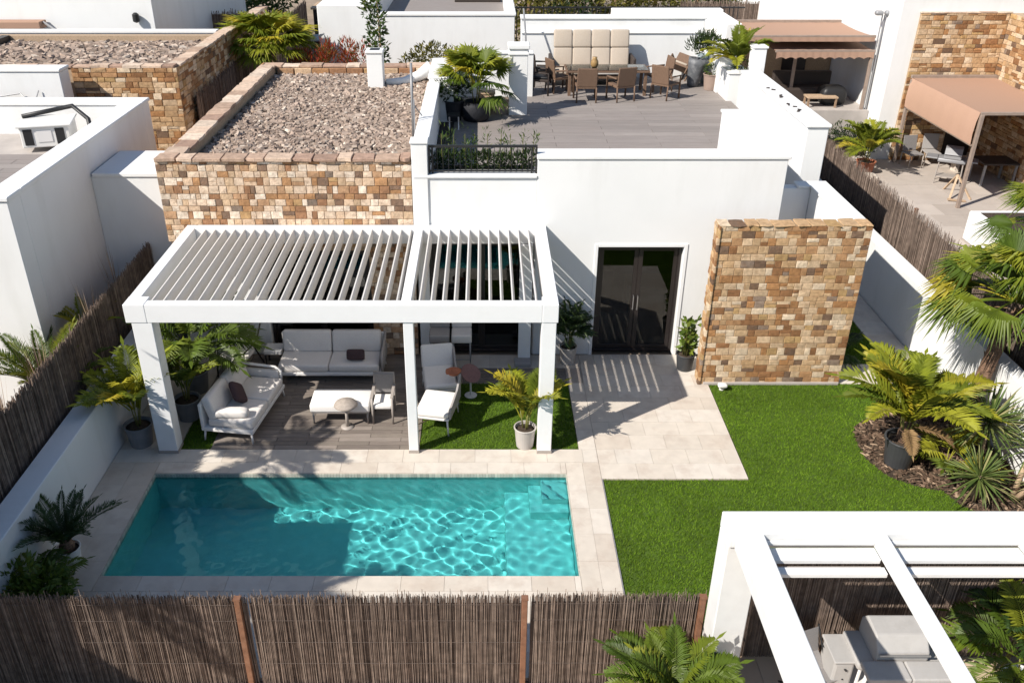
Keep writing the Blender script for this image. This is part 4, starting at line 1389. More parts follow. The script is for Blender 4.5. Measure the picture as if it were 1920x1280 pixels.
th1 = tag(MB().pillow((0, 0, 0), .40, .40, .15, e=.35, M=Matrix.Translation((-4.42, 13.42, .62)) @ Euler((0, math.radians(62), math.radians(8))).to_matrix().to_4x4() @ Matrix.Rotation(.78, 4, 'Z')).build('throw_pillow', FABD, smooth=True),
          'dark plum square throw pillow propped on the sideways sofa', 'pillow')
th2 = tag(MB().pillow((0, 0, 0), .36, .22, .12, e=.35, M=Matrix.Translation((-2.50, 14.90, .56)) @ Euler((math.radians(66), 0, 0)).to_matrix().to_4x4()).build('throw_pillow', FABD, smooth=True),
          'dark plum oblong throw pillow on the long back sofa', 'pillow')
ot = thing('ottoman_table', 'long white upholstered bench table on taupe legs in front of the sofa', 'table', (-2.6, 13.58, 0))
MB().box(-3.14, -2.06, 13.30, 13.87, .26, .42).build('cushion_top', FABW, ot, smooth=True, bevel=.03, seg=3)
MB().box(-3.12, -2.08, 13.32, 13.85, .225, .258).build('frame', FRAMEG, ot, bevel=.008)
legs(ot, [(-3.09, 13.34), (-2.11, 13.34), (-3.09, 13.83), (-2.11, 13.83)], 0, .228, .02, FRAMEG, 0)
am = thing('armchair', 'small taupe framed chair with grey sling back beside the white bench', 'chair', (-1.84, 13.55, 0))
MB().box(-2.0, -1.66, 13.34, 13.74, .30, .40).build('seat_cushion', FABW, am, smooth=True, bevel=.03, seg=3)
legs(am, [(-2.01, 13.33), (-1.65, 13.33), (-2.01, 13.78), (-1.65, 13.78)], 0, .56, .022, FRAMEG)
MB().box(-2.0, -1.66, 13.77, 13.80, .40, .80).build('back_panel', MESHG, am, bevel=.008)
bf = MB()
bf.tube([(-2.01, 13.79, .5), (-2.01, 13.81, .80), (-1.65, 13.81, .80), (-1.65, 13.79, .5)], .022, 8)
bf.build('back_frame', FRAMEG, am, smooth=True)
for x in (-2.01, -1.65):
    MB().box(x - .028, x + .028, 13.31, 13.80, .555, .58).build('armrest', FRAMEG, am, bevel=.008)
mt = thing('mushroom_table', 'mushroom shaped side table with stone coloured top on a single stem', 'side table', (-2.47, 13.24, 0))
MB().tube([(-2.47, 13.24, 0), (-2.47, 13.24, .42)], [.035, .022], 10).build('stem', FRAMEG, mt, smooth=True)
MB().lathe([(.02, .40), (.15, .42), (.215, .47), (.19, .51), (.08, .56), (.0, .575)], 20, (-2.47, 13.24, 0)).build('top', mat('stone_beige', (.36, .31, .27), .8, noise=(20, .15)), mt, smooth=True)
MB().lathe([(.0, 0.0), (.12, 0.001), (.12, .012), (.03, .02)], 16, (-2.47, 13.24, 0)).build('foot', FRAMEG, mt, smooth=True)

# lounge chairs on the turf
def lounge(label, loc, rotz, back=True):
    t = thing('lounge_chair', label, 'chair', (0, 0, 0))
    MB().box(-.30, .30, -.42, .34, .34, .46).build('seat_cushion', FABW, t, smooth=True, bevel=.04, seg=3)
    MB().box(-.31, .31, -.42, .36, .30, .338).build('frame', FRAMEW, t, bevel=.01)
    legs(t, [(-.27, -.38), (.27, -.38), (-.27, .32), (.27, .32)], 0, .31, .019, FRAMEW, .12)
    MB().bar((-.3, -.42, .14), (.3, .36, .14), .015).build('stretcher', WOODL, t)
    for s_ in (-1, 1):
        a = MB()
        x = .325 * s_
        vs = [(x - .02, -.40, .33), (x - .02, .40, .33), (x - .02, .46, .78), (x - .02, .18, .60), (x - .02, -.38, .52)]
        vs += [(p + .04, q, z) for p, q, z in vs]
        a.add(vs, [(0, 1, 2, 3, 4), (9, 8, 7, 6, 5)] + [(i, 5 + i, 5 + (i + 1) % 5, (i + 1) % 5) for i in range(5)])
        if s_ > 0:
            a.build('shade_panel', FABG, t, smooth=False, bevel=.01)  # grey panel puts the shade on the chair's right into shape and colour
    if back:
        M = Matrix.Translation((0, .42, .62)) @ Matrix.Rotation(-.3, 4, 'X')
        MB().obox(M, .62, .10, .46).build('backrest', FABW, t, smooth=True, bevel=.04, seg=3)
    t.location = loc
    t.rotation_euler.z = rotz
    return t
lounge('white lounge chair with grey shade panel nearest the pergola middle post', (-.84, 13.42, 0), -.2, back=False)
lounge('white lounge chair behind the first one, backrest towards the house', (-.84, 14.35, 0), .15)
bw_ = thing('fruit_bowl', 'terracotta bowl with a knob lid resting on the lounge chair back', 'bowl', (-.57, 13.95, .72))
MB().lathe([(.02, .62), (.10, .63), (.145, .69), (.13, .70), (.05, .72), (.02, .75), (.0, .76)], 16, (-.56, 14.06, 0.0)).build('bowl', TERRA, bw_, smooth=True)
MB().pillow((-.65, 14.02, .70), .12, .1, .1, nu=10, nv=6).build('fruit', TERRA, bw_, smooth=True)
mtb = thing('round_tray_table', 'round mauve tray table tipped up behind the white lounge chairs', 'side table', (-.2, 14.3, 0))
MB().lathe([(.0, -.01), (.19, -.01), (.20, .02), (.0, .02)], 20, M=Matrix.Translation((-.25, 14.25, .52)) @ Euler((.5, .45, 0)).to_matrix().to_4x4()).build('tray', MAUVE, mtb)
MB().tube([(-.25, 14.27, .50), (-.25, 14.3, 0)], .018, 8).build('stem', FRAMEW, mtb)
MB().lathe([(0, 0), (.12, .0), (.12, .015), (0, .02)], 14, (-.25, 14.3, 0)).build('foot', FRAMEW, mtb)

# covered bar stools in front of the narrow doors
def stool(label, x, y, m):
    t = thing('bar_stool', label, 'stool', (x, y, 0), 0, 'pale bar stools by the terrace doors')
    MB().box(x - .2, x + .2, y - .19, y + .19, .62, .80).build('seat', m, t, smooth=True, bevel=.03, seg=3)
    MB().box(x - .2, x + .2, y + .15, y + .21, .80, .98).build('low_back', m, t, smooth=True, bevel=.025, seg=3)
    legs(t, [(x - .17, y - .16), (x + .17, y - .16), (x - .17, y + .16), (x + .17, y + .16)], 0, .63, .014, GREYM, .0)
    r_ = MB()
    r_.tube([(x - .17, y - .16, .24), (x + .17, y - .16, .24)], .01, 6)
    r_.build('footrest', GREYM, t)
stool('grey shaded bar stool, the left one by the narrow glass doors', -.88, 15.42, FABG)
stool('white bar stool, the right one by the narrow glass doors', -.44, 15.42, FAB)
mt_ = thing('door_mat', 'small folded grey mat by the rear pergola leg', 'mat', (.82, 15.5, 0))
MB().box(.62, .96, 15.36, 15.60, .004, .10).build('mat', FABG, mt_, bevel=.02)
# chair and side shelf at the left white bay
wc = thing('reclining_chair', 'white reclining chair with a dark tubular frame in the shaded left bay', 'chair', (-4.85, 15.2, 0))
M = Matrix.Translation((-4.9, 15.25, .40)) @ Euler((.12, 0, -.3)).to_matrix().to_4x4()
MB().obox(M, .58, .62, .07).build('seat', FAB, wc, smooth=True, bevel=.025)
M = Matrix.Translation((-5.0, 15.62, .68)) @ Euler((-.5, 0, -.3)).to_matrix().to_4x4()
MB().obox(M, .58, .07, .62).build('backrest', FAB, wc, smooth=True, bevel=.025)
for s_ in (-.3, .3):
    c_, s2_ = math.cos(-.3), math.sin(-.3)
    f = lambda a, b, z: (-4.9 + a * c_ - b * s2_, 15.25 + a * s2_ + b * c_, z)
    MB().tube([f(s_, -.35, 0), f(s_, -.25, .56), f(s_, .25, .60), f(s_, .5, .95)], .018, 6).build('frame', DARKM, wc, smooth=True)
    MB().tube([f(s_, .42, 0), f(s_, .1, .58)], .018, 6).build('leg', DARKM, wc, smooth=True)
sl_ = thing('side_bench', 'low white bench beside the reclining chair under the wide window', 'bench', (-4.15, 15.5, 0))
MB().box(-4.42, -4.06, 15.35, 15.7, .30, .38).build('bench_top', FRAMEW, sl_, bevel=.01)
legs(sl_, [(-4.4, 15.4), (-4.1, 15.4), (-4.4, 15.66), (-4.1, 15.66)], 0, .3, .018, DARKM)

# ---------------------------------------------------------------- terrace furniture
ts = thing('terrace_lounge', 'wide beige high backed lounge with eight stitched cushions against the terrace wall', 'lounge', (3.1, 26.2, 3.3))
MB().box(2.0, 4.25, 25.75, 26.6, 3.5, 3.62).build('frame', WICK, ts, bevel=.02)
for i in range(4):
    x = 2.03 + i * .55
    for j in range(2):
        M = Matrix.Translation((x + .275, 26.42 + .16 * j, 4.0 + .48 * j)) @ Matrix.Rotation(-.3, 4, 'X')
        MB().obox(M, .54, .15, .50).build('back_cushion', FABB, ts, smooth=True, bevel=.05, seg=3)
for i in range(2):
    x = 2.03 + i * 1.1
    MB().box(x, x + 1.09, 25.7, 26.35, 3.62, 3.80).build('seat_cushion', FAB if i else FABB, ts, smooth=True, bevel=.05, seg=3)
legs(ts, [(2.05, 25.8), (4.2, 25.8), (2.05, 26.6), (4.2, 26.6)], 3.3, 3.52, .03, DARKM)
MB().box(1.9, 1.98, 25.8, 26.7, 3.5, 4.05).build('armrest', WICKD, ts, bevel=.02)
MB().box(4.27, 4.35, 25.8, 26.7, 3.5, 4.05).build('armrest', WICKD, ts, bevel=.02)
tt = thing('terrace_table', 'long glass topped wicker table among the brown terrace chairs', 'table', (3.3, 24.9, 3.3))
MB().box(2.3, 4.5, 24.55, 25.35, 3.98, 4.0).build('glass_top', GLASSC, tt)
fr2 = MB()
for a in ((2.3, 4.5, 24.5, 24.56), (2.3, 4.5, 25.34, 25.4)):
    fr2.box(a[0], a[1], a[2], a[3], 3.93, 3.985)
fr2.box(2.26, 2.32, 24.5, 25.4, 3.93, 3.985)
fr2.box(4.48, 4.54, 24.5, 25.4, 3.93, 3.985)
fr2.build('table_frame', WICK, tt, bevel=.008)
for x in (2.36, 4.44):
    for y in (24.6, 25.3):
        MB().box(x - .04, x + .04, y - .04, y + .04, 3.3, 3.93).build('leg', WICK, tt, bevel=.006)
vs_ = thing('table_vase', 'small amber jug standing on the glass terrace table', 'jug', (3.0, 24.85, 4.0))
MB().lathe([(.06, 4.0), (.11, 4.08), (.10, 4.18), (.06, 4.25), (.07, 4.29)], 14, (3.05, 24.85, 0)).build('jug', mat('amber_glaze', (.32, .2, .08), .4), vs_, smooth=True)
def wicker_chair(label, m=WICK, cush=None):
    t = thing('wicker_chair', label, 'chair', (0, 0, 0), 0, 'wicker chairs on the roof terrace')
    MB().box(-.27, .27, -.27, .27, .36, .43).build('seat', m, t, bevel=.015)
    M = Matrix.Translation((0, .29, .66)) @ Matrix.Rotation(-.14, 4, 'X')
    b = MB()
    b.obox(M, .54, .05, .50)
    b.build('backrest', m, t, bevel=.02)
    for s_ in (-1, 1):
        MB().tube([(s_ * .29, -.27, 0), (s_ * .29, -.27, .60), (s_ * .29, .25, .62)], .026, 8).build('armrest', m, t, smooth=True)
        MB().tube([(s_ * .26, .30, 0), (s_ * .26, .27, .4)], .022, 8).build('leg', m, t, smooth=True)
    if cush:
        MB().box(-.24, .24, -.24, .22, .43, .50).build('cushion', cush, t, smooth=True, bevel=.03, seg=2)
    return t
c0 = wicker_chair('brown wicker chair, back to the camera, at the left end of the terrace table')
c0.location = (2.75, 24.05, 3.3)
c0.rotation_euler.z = PI
dup(c0, (3.72, 24.15, 3.3), PI + .35, 'brown wicker chair, back to the camera, in the middle of the terrace table')
dup(c0, (4.95, 24.35, 3.3), PI - .75, 'brown wicker chair angled at the right end of the terrace table')
dup(c0, (2.12, 25.15, 3.3), PI / 2 + .4, 'brown wicker chair at the left short end of the terrace table')
dup(c0, (4.95, 25.3, 3.3), -PI / 2 + .2, 'brown wicker chair at the right short end beside the tilted chair')
c1 = wicker_chair('dark wicker chair in the shade beside the white terrace pillar', WICKD, BLACKM)
c1.location = (1.6, 24.9, 3.3)
c1.rotation_euler.z = PI / 2 - .3
dup(c1, (1.72, 25.9, 3.3), PI / 2 + .1, 'dark wicker chair in the corner left of the beige lounge')
c2 = wicker_chair('cream cushioned wicker chair tipped back against the terrace wall', WICK, FABB)
c2.location = (5.55, 26.25, 3.38)
c2.rotation_euler = (-.55, .25, -.5)
bx = thing('storage_box', 'tan wooden storage box standing behind the black pot on the terrace', 'box', (.25, 23.2, 3.3))
MB().box(-.15, .28, 23.0, 23.4, 3.3, 3.70).build('box_body', WOODL, bx, bevel=.01)
MB().box(-.17, .30, 22.98, 23.42, 3.702, 3.74).build('box_lid', WOODL, bx, bevel=.006)
bx2 = thing('storage_box', 'lower grey brown box beside the terrace pillar foot', 'box', (.5, 22.3, 3.3))
MB().box(.30, .62, 22.55, 22.9, 3.3, 3.62).build('box_body', POSTB, bx2, bevel=.01)
MB().box(.28, .64, 22.53, 22.92, 3.622, 3.66).build('box_lid', POSTB, bx2, bevel=.006)

# ---------------------------------------------------------------- right patio furniture
def grill(label, loc, rotz, m_body, m_leg, hood=True, w=.9):
    t = thing('barbecue', label, 'barbecue', (0, 0, 0))
    h = w / 2
    MB().box(-h, h, -.26, .26, .70, .82).build('fire_box', m_body, t, smooth=True, bevel=.03)
    if hood:
        pr = [(-.26, 0), (-.26, .16), (-.12, .32), (.16, .34), (.26, .22), (.26, 0)]
        q = MB()
        a, b = -h * .62, h * .62
        q.add([(a, y, .822 + z) for y, z in pr] + [(b, y, .822 + z) for y, z in pr], [(i, (i + 1) % 6, 6 + (i + 1) % 6, 6 + i) for i in range(6)] + [tuple(range(6))[::-1], tuple(range(6, 12))])
        q.build('hood', m_body, t, bevel=.02)
        MB().tube([(-.3 * w, -.29, .98), (.3 * w, -.29, .98)], .014, 8).build('handle', STEEL, t)
    for s_ in (-1, 1):
        MB().box(s_ * (h + .17) - .16, s_ * (h + .17) + .16, -.24, .24, .78, .82).build('side_shelf', m_body, t, bevel=.01)
        for y in (-.2, .2):
            MB().tube([(s_ * h * .92, y * 1.1, 0), (s_ * h * .85, y, .72)], .02, 6).build('leg', m_leg, t)
    MB().box(-h * .85, h * .85, -.2, .2, .22, .25).build('lower_shelf', m_leg, t)
    t.location = loc
    t.rotation_euler.z = rotz
    return t
grill('grey barbecue on splayed legs out on the sunny right patio', (14.75, 27.0, 0), -.5, GREYM, FRAMEG, w=.8)
def patio_chair(label, loc, rotz, m, cush=None):
    t = thing('patio_chair', label, 'chair', (0, 0, 0), 0, 'grey chairs on the right patio')
    MB().box(-.25, .25, -.25, .25, .42, .46).build('seat', m, t, bevel=.01)
    MB().obox(Matrix.Translation((0, .27, .72)) @ Matrix.Rotation(-.15, 4, 'X'), .5, .03, .5).build('backrest', m, t, bevel=.01)
    legs(t, [(-.23, -.23), (.23, -.23), (-.23, .25), (.23, .25)], 0, .43, .018, FRAMEG, .05)
    t.location = loc
    t.rotation_euler.z = rotz
patio_chair('grey patio chair against the stone wall, left of the barbecue', (14.35, 28.75, 0), .2, MESHG)
patio_chair('pale grey patio chair against the stone wall behind the barbecue', (15.05, 28.95, 0), -.1, FABG)
bt = thing('stone_bench', 'pale stone table and bench in the awning shade', 'bench', (15.9, 28.3, 0))
MB().pillow((15.75, 28.2, .42), 1.1, .55, .12).build('slab', ROCK, bt, smooth=True)
MB().box(15.5, 15.62, 28.05, 28.35, 0, .38).build('foot', ROCK, bt)
MB().box(15.9, 16.02, 28.05, 28.35, 0, .38).build('foot', ROCK, bt)
lt = thing('long_table', 'dark wooden table under the right awning', 'table', (16.2, 27.2, 0))
MB().box(15.6, 16.7, 26.6, 27.5, .68, .74).build('table_top', WICKD, lt, bevel=.01)
for x in (15.66, 16.64):
    for y in (26.66, 27.44):
        MB().box(x - .03, x + .03, y - .03, y + .03, 0, .68).build('leg', GREYM, lt)
tr_ = thing('trestle', 'folding wooden trestle lying open on the right patio floor', 'trestle', (14.6, 25.6, 0))
for a, b_ in (((14.1, 25.4, 0), (14.45, 25.9, .62)), ((14.75, 25.4, 0), (14.45, 25.9, .62)), ((14.4, 26.4, 0), (14.45, 25.9, .62))):
    MB().bar(a, b_, .06, .04).build('leg', WOODL, tr_)
MB().bar((14.0, 25.3, .05), (14.5, 25.2, .03), .12, .03).build('board', WOODL, tr_)

# ---------------------------------------------------------------- front patio furniture
g2 = grill('pale grey covered barbecue with boxy hood below the front pergola', (4.85, 7.42, 0), 0, COVERG, FRAMEW, w=.98)
for o in [o for o in g2.children if o.name.startswith('side_shelf')]:
    bpy.data.objects.remove(o)
ws = thing('serving_table', 'pale grey folding serving table in front of the covered barbecue', 'table', (4.83, 6.95, 0))
MB().box(4.36, 4.848, 6.86, 7.14, .82, .90).build('leaf', COVERG, ws, bevel=.02)
MB().box(4.856, 5.34, 6.86, 7.14, .82, .90).build('leaf', COVERG, ws, bevel=.02)
legs(ws, [(4.45, 6.9), (5.2, 6.9), (4.45, 7.1), (5.2, 7.1), (5.27, 6.9)], 0, .82, .02, FRAMEW)
fc = thing('folding_chair', 'dark sling folding chair beside the covered barbecue', 'chair', (4.0, 7.38, 0), .35)
Mf = base_matrix(fc)
fx = lambda p: tuple(Mf @ Vector(p))
sb = MB()
vs = [(-.2, -.2, .44), (.2, -.2, .44), (.2, .05, .38), (.2, .22, .5), (.2, .3, .82), (-.2, .3, .82), (-.2, .22, .5), (-.2, .05, .38)]
sb.add([fx(p) for p in vs], [(0, 1, 2, 7), (7, 2, 3, 6), (6, 3, 4, 5)])
sb.build('sling', MESHG, fc)
for s_ in (-.21, .21):
    MB().tube([fx((s_, -.28, 0)), fx((s_, .1, .46)), fx((s_, .32, .84))], .012, 6).build('frame', BLACKM, fc)
    MB().tube([fx((s_, .32, 0)), fx((s_, -.22, .46))], .012, 6).build('frame', BLACKM, fc)
    MB().tube([fx((s_, -.24, .62)), fx((s_, .2, .62))], .014, 6).build('armrest', BLACKM, fc)
sx = thing('side_box', 'pale covered box left of the hooded barbecue', 'box', (4.25, 7.5, 0))
MB().box(4.14, 4.38, 7.25, 7.65, 0, .72).build('box_body', COVERG, sx, bevel=.03)
MB().box(4.12, 4.39, 7.23, 7.67, .722, .76).build('box_lid', COVERG, sx, bevel=.01)
rg = thing('grey_mat', 'long grey doormat laid on the tan tiles by the white vase pot', 'mat', (6.2, 7.3, 0))
MB().box(5.98, 6.42, 6.2, 7.45, .003, .018).build('mat', CONC, rg)
# ================================================================== PLANTS
def spine(L, elev, droop, n=12, pw=1.4):
    pts, p = [], Vector((0, 0, 0))
    for i in range(n + 1):
        pts.append(p.copy())
        q = i / n
        a = elev - droop * q ** pw
        p = p + Vector((math.cos(a), 0, math.sin(a))) * (L / n)
    return pts

def at(pts, s):
    n = len(pts) - 1
    f = min(max(s * n, 0), n - 1e-4)
    i = int(f)
    return pts[i].lerp(pts[i + 1], f - i), (pts[i + 1] - pts[i]).normalized()

def pinnate(L=1.0, elev=1.0, droop=1.2, n=26, ll=.34, lw=.03, pet=.22, vee=.35, hang=.25, fwd=.75, rng=R, twist=0):
    mb = MB()
    pts = spine(L, elev, droop)
    mb.tube(pts, [.012 * L * (1 - .85 * i / 12) + .002 for i in range(13)], 3, cap=False)
    for k in range(n):
        q = (k + .5) / n
        s = pet + (1 - pet) * q
        p, t = at(pts, s)
        up = Vector((0, 1, 0)).cross(t)
        up = -up if up.z < 0 else up
        l = ll * (math.sin(PI * (q * .82 + .14)) ** .7) * rng.uniform(.85, 1.1)
        for sd in (-1, 1):
            side = Vector((0, sd, 0))
            f_ = fwd * (.6 + .8 * q)
            d = (side + t * f_ + up * (vee * rng.uniform(.6, 1.3))).normalized()
            w_ = lw * rng.uniform(.8, 1.15)
            wd = d.cross(up).normalized() * w_ / 2
            m_ = p + d * l * .5 + Vector((0, 0, -hang * l * .08))
            e = p + d * l * .97 + Vector((0, 0, -hang * l * rng.uniform(.5, 1.1)))
            lift = up * w_ * .25
            mb.add([p, m_ + wd - lift, m_ + lift * .6, m_ - wd - lift, e], [(0, 1, 2), (0, 2, 3), (1, 4, 2), (2, 4, 3)])
    # end leaflet
    p, t = at(pts, 1)
    mb.add([p, p + t * ll * .35 + Vector((0, lw * .6, 0)), p + t * ll * .7, p + t * ll * .35 - Vector((0, lw * .6, 0))], [(0, 1, 2, 3)])
    return mb

def fan(L=.8, elev=.9, droop=.7, n=22, rad=.55, spread=2.3, hang=.5, rng=R, w=.045):
    mb = MB()
    pts = spine(L, elev, droop, 6)
    mb.tube(pts, [.012] * 6 + [.008], 3, cap=False)
    p, t = at(pts, 1)
    side = Vector((0, 1, 0))
    up = t.cross(side)
    up = -up if up.z < 0 else up
    for k in range(n):
        a = (k / (n - 1) - .5) * spread * 2 * .5
        d = (t * math.cos(a) + side * math.sin(a)).normalized()
        r = rad * (1 - .25 * abs(a) / spread) * rng.uniform(.85, 1.1)
        perp = (side * math.cos(a) - t * math.sin(a)) * w / 2
        m_ = p + d * r * .55 + up * .03
        e = p + d * r * .97 + Vector((0, 0, -hang * r * rng.uniform(.2, .8)))
        mb.add([p, m_ + perp, m_ + up * .014, m_ - perp, e], [(0, 1, 2), (0, 2, 3), (1, 4, 2), (2, 4, 3)])
    return mb

def rosette(n=80, L=.6, w=.032, rng=R, hang=.6, low=-.5, mb=None, c=(0, 0, 0), sc=1.0):
    mb = mb or MB()
    c = Vector(c)
    for k in range(n):
        az = rng.uniform(0, 2 * PI)
        el = math.asin(rng.uniform(math.sin(low), 1) * .98)
        l = L * rng.uniform(.7, 1.1) * sc
        d = Vector((math.cos(az) * math.cos(el), math.sin(az) * math.cos(el), math.sin(el)))
        sd = Vector((-math.sin(az), math.cos(az), 0))
        up = d.cross(sd)
        b = c + d * .04 * sc + Vector((0, 0, rng.uniform(-.06, .03) * sc))
        w2 = w * sc * rng.uniform(.8, 1.2) / 2
        hg = hang * rng.uniform(.3, 1) * math.cos(el)
        m_ = b + d * l * .45 + Vector((0, 0, -hg * l * .08))
        e = b + d * l * .95 + Vector((0, 0, -hg * l * .42))
        m2 = b + d * l * .75 + Vector((0, 0, -hg * l * .22))
        mb.add([b + sd * w2 * .6, b - sd * w2 * .6, m_ - sd * w2, m_ + up * w2 * .5, m_ + sd * w2, m2 - sd * w2 * .7, m2 + sd * w2 * .7, e],
               [(0, 1, 2, 3), (0, 3, 4), (3, 2, 5), (4, 3, 6), (3, 5, 7), (6, 3, 7)])
    return mb

def foliage(mb, c, rx, ry, rz, n, l=.08, w=.035, rng=R, up=.3, shell=.5):
    c = Vector(c)
    for _ in range(n):
        while True:
            v = Vector((rng.uniform(-1, 1), rng.uniform(-1, 1), rng.uniform(-1, 1)))
            if shell < v.length < 1:
                break
        p = c + Vector((v.x * rx, v.y * ry, v.z * rz))
        d = (v + Vector((rng.uniform(-.7, .7), rng.uniform(-.7, .7), up + rng.uniform(-.5, .5)))).normalized()
        s_ = d.cross(Vector((rng.uniform(-1, 1), rng.uniform(-1, 1), rng.uniform(-1, 1)))).normalized()
        ll = l * rng.uniform(.6, 1.3)
        ww = w * rng.uniform(.7, 1.2)
        mb.add([p, p + d * ll * .5 + s_ * ww / 2, p + d * ll, p + d * ll * .5 - s_ * ww / 2], [(0, 1, 2, 3)])
    return mb

_lib = {}
def variants(key, fn, m, n=5):
    k = (key, m.name)
    if k not in _lib:
        _lib[k] = [fn(i).mesh('frond', m) for i in range(n)]
    return _lib[k]

DRYF = mat('dry_frond', rand='object', ramp=[(0, (.22, .13, .06)), (.5, (.30, .20, .09)), (1, (.18, .11, .06))], const=False, jit=.2, rough=.8, trans=.2)
def areca(i):
    return pinnate(1.0, .35 + .25 * i, 1.0 + .12 * (i % 3), n=26, ll=.38, lw=.048, pet=.26, vee=.45, hang=.35, fwd=.8)
def phoenix(i):
    return pinnate(1.0, .22 + .28 * i, 1.0 + .1 * (i % 2), n=38, ll=.32, lw=.042, pet=.15, vee=.5, hang=.25, fwd=.9)
def cyc(i):
    return pinnate(1.0, .15 + .26 * i, .65, n=40, ll=.20, lw=.022, pet=.12, vee=.55, hang=.08, fwd=.75)
def fanl(i):
    return fan(.62, .0 + .32 * i, .45, n=30, rad=.64, spread=2.5, hang=.42, w=.058)
def kentia(i):
    return pinnate(1.0, .5 + .2 * i, .95, n=20, ll=.40, lw=.055, pet=.3, vee=.3, hang=.5, fwd=.7)

def fronds(parent, fn, m, n, base, sc, levels=(0, 1, 2, 3, 4), ring=.04, jit=.12, name='frond', az0=None, azr=2 * PI):
    vs = variants(fn.__name__, fn, m)
    B = Vector(base) - top(parent).location
    az = az0 if az0 is not None else U(0, 6)
    for k in range(n):
        lv = levels[k % len(levels)] if isinstance(levels, (list, tuple)) else 0
        a = az + (k * 2.399963 if azr >= 6.2 else U(0, azr)) + U(-.25, .25)
        s_ = sc * U(1 - jit, 1 + jit)
        o = obj(name, vs[lv], parent)
        o.location = B + Vector((math.cos(a), math.sin(a), 0)) * ring * U(.3, 1)
        o.rotation_euler = (U(-.2, .2), U(-.12, .12), a)
        o.scale = (s_, s_ * U(.9, 1.1), s_)

def pot(t, c, r, h, m, taper=.78, rim=True, soil=True, z=0):
    x, y = c
    pr = [(r * taper, z), (r * .97, z + h * .93)] + ([(r * 1.05, z + h * .93), (r * 1.05, z + h)] if rim else [(r, z + h)]) + [(r * .92, z + h), (r * .90, z + h * .86)]
    MB().lathe(pr, 26, (x, y, 0)).build('pot', m, t, smooth=False, bevel=.006, seg=1)
    if soil:
        MB().lathe([(r * .905, z + h * .86), (r * .5, z + h * .90), (0, z + h * .91)], 20, (x, y, 0)).build('soil', SOIL, t, smooth=True)

def canes(t, c, z0, z1, n, r=.015, spread=.08, m=STEMG):
    for k in range(n):
        a = 2.4 * k + .3
        b = (c[0] + math.cos(a) * spread * .5, c[1] + math.sin(a) * spread * .5)
        e = (c[0] + math.cos(a) * spread * 1.4, c[1] + math.sin(a) * spread * 1.4)
        MB().tube([(b[0], b[1], z0), ((b[0] + e[0]) / 2, (b[1] + e[1]) / 2, (z0 + z1) / 2), (e[0], e[1], z1)], [r, r * .85, r * .6], 6).build('stem', m, t, smooth=True)

def potted_palm(label, c, r, h, pm, fn, lm, n, sc, stem, nst=4, levels=(1, 2, 3, 4, 2), z=0, cat='potted palm', spread=.07, loc_z=0):
    t = thing('potted_palm', label, cat, (c[0], c[1], z))
    pot(t, c, r, h, pm, z=z)
    canes(t, c, z + h * .85, z + h + stem, nst, spread=spread)
    fronds(t, fn, lm, n, (c[0], c[1], z + h + stem * .75), sc, levels, ring=spread * 1.6)
    return t

potted_palm('areca palm in a grey plastic pot outside the left pergola post', (-6.02, 12.72), .24, .42, POTG, areca, YELG, 15, 1.0, .42, levels=(3, 4, 4, 3, 4))
potted_palm('areca palm in a grey pot just inside the left pergola post', (-5.42, 13.55), .24, .42, POTG, areca, PALEG, 12, .82, .35, levels=(3, 4, 4, 3))
potted_palm('tall feathery palm at the back left corner under the pergola', (-5.55, 14.5), .26, .45, POTG, areca, PALEG, 18, 1.25, .55, levels=(1, 3, 2, 4, 0))
potted_palm('bright green palm in a pale pot on the small turf by the pergola post', (.72, 12.66), .19, .40, POTW, areca, YELG, 14, .84, .30, levels=(4, 4, 3, 4, 3))
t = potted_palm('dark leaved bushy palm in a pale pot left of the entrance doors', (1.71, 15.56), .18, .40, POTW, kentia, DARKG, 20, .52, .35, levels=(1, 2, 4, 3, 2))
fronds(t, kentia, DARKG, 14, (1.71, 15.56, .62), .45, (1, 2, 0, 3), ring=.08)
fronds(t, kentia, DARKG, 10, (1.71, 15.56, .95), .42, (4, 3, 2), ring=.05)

zz_ = thing('potted_plant', 'upright glossy leaved plant in a dark grey pot beside the stone screen', 'potted plant', (4.05, 15.32, 0))
pot(zz_, (4.05, 15.32), .19, .36, POTD)
LEAFG = mat('glossy_leaf', rand='island', ramp=[(0, (.07, .12, .018)), (.5, (.11, .165, .022)), (1, (.18, .21, .03))], const=False, jit=.15, rough=.35, spec=.5, trans=.25)
def zzf(i):
    return pinnate(.62, 1.25 - .14 * i, .35, n=9, ll=.15, lw=.075, pet=.2, vee=.2, hang=.1, fwd=.9)
for k in range(9):
    a = k * 2.4
    e = Vector((4.05 + .17 * math.cos(a) * U(.3, 1), 15.32 + .14 * math.sin(a) * U(.3, 1), U(.75, 1.12)))
    b_ = Vector((4.05 + .06 * math.cos(a), 15.32 + .06 * math.sin(a), .33))
    MB().tube([b_, b_.lerp(e, .5) + Vector((0, 0, .05)), e], [.014, .011, .006], 6).build('stem', STEMG, zz_, smooth=True)
    fb = MB()
    for j in range(9):
        p_ = b_.lerp(e, .22 + .8 * j / 8)
        foliage(fb, p_, .025, .025, .02, 3, .15, .085, up=.5, shell=.2)
    fb.build('leaves', LEAFG, zz_)

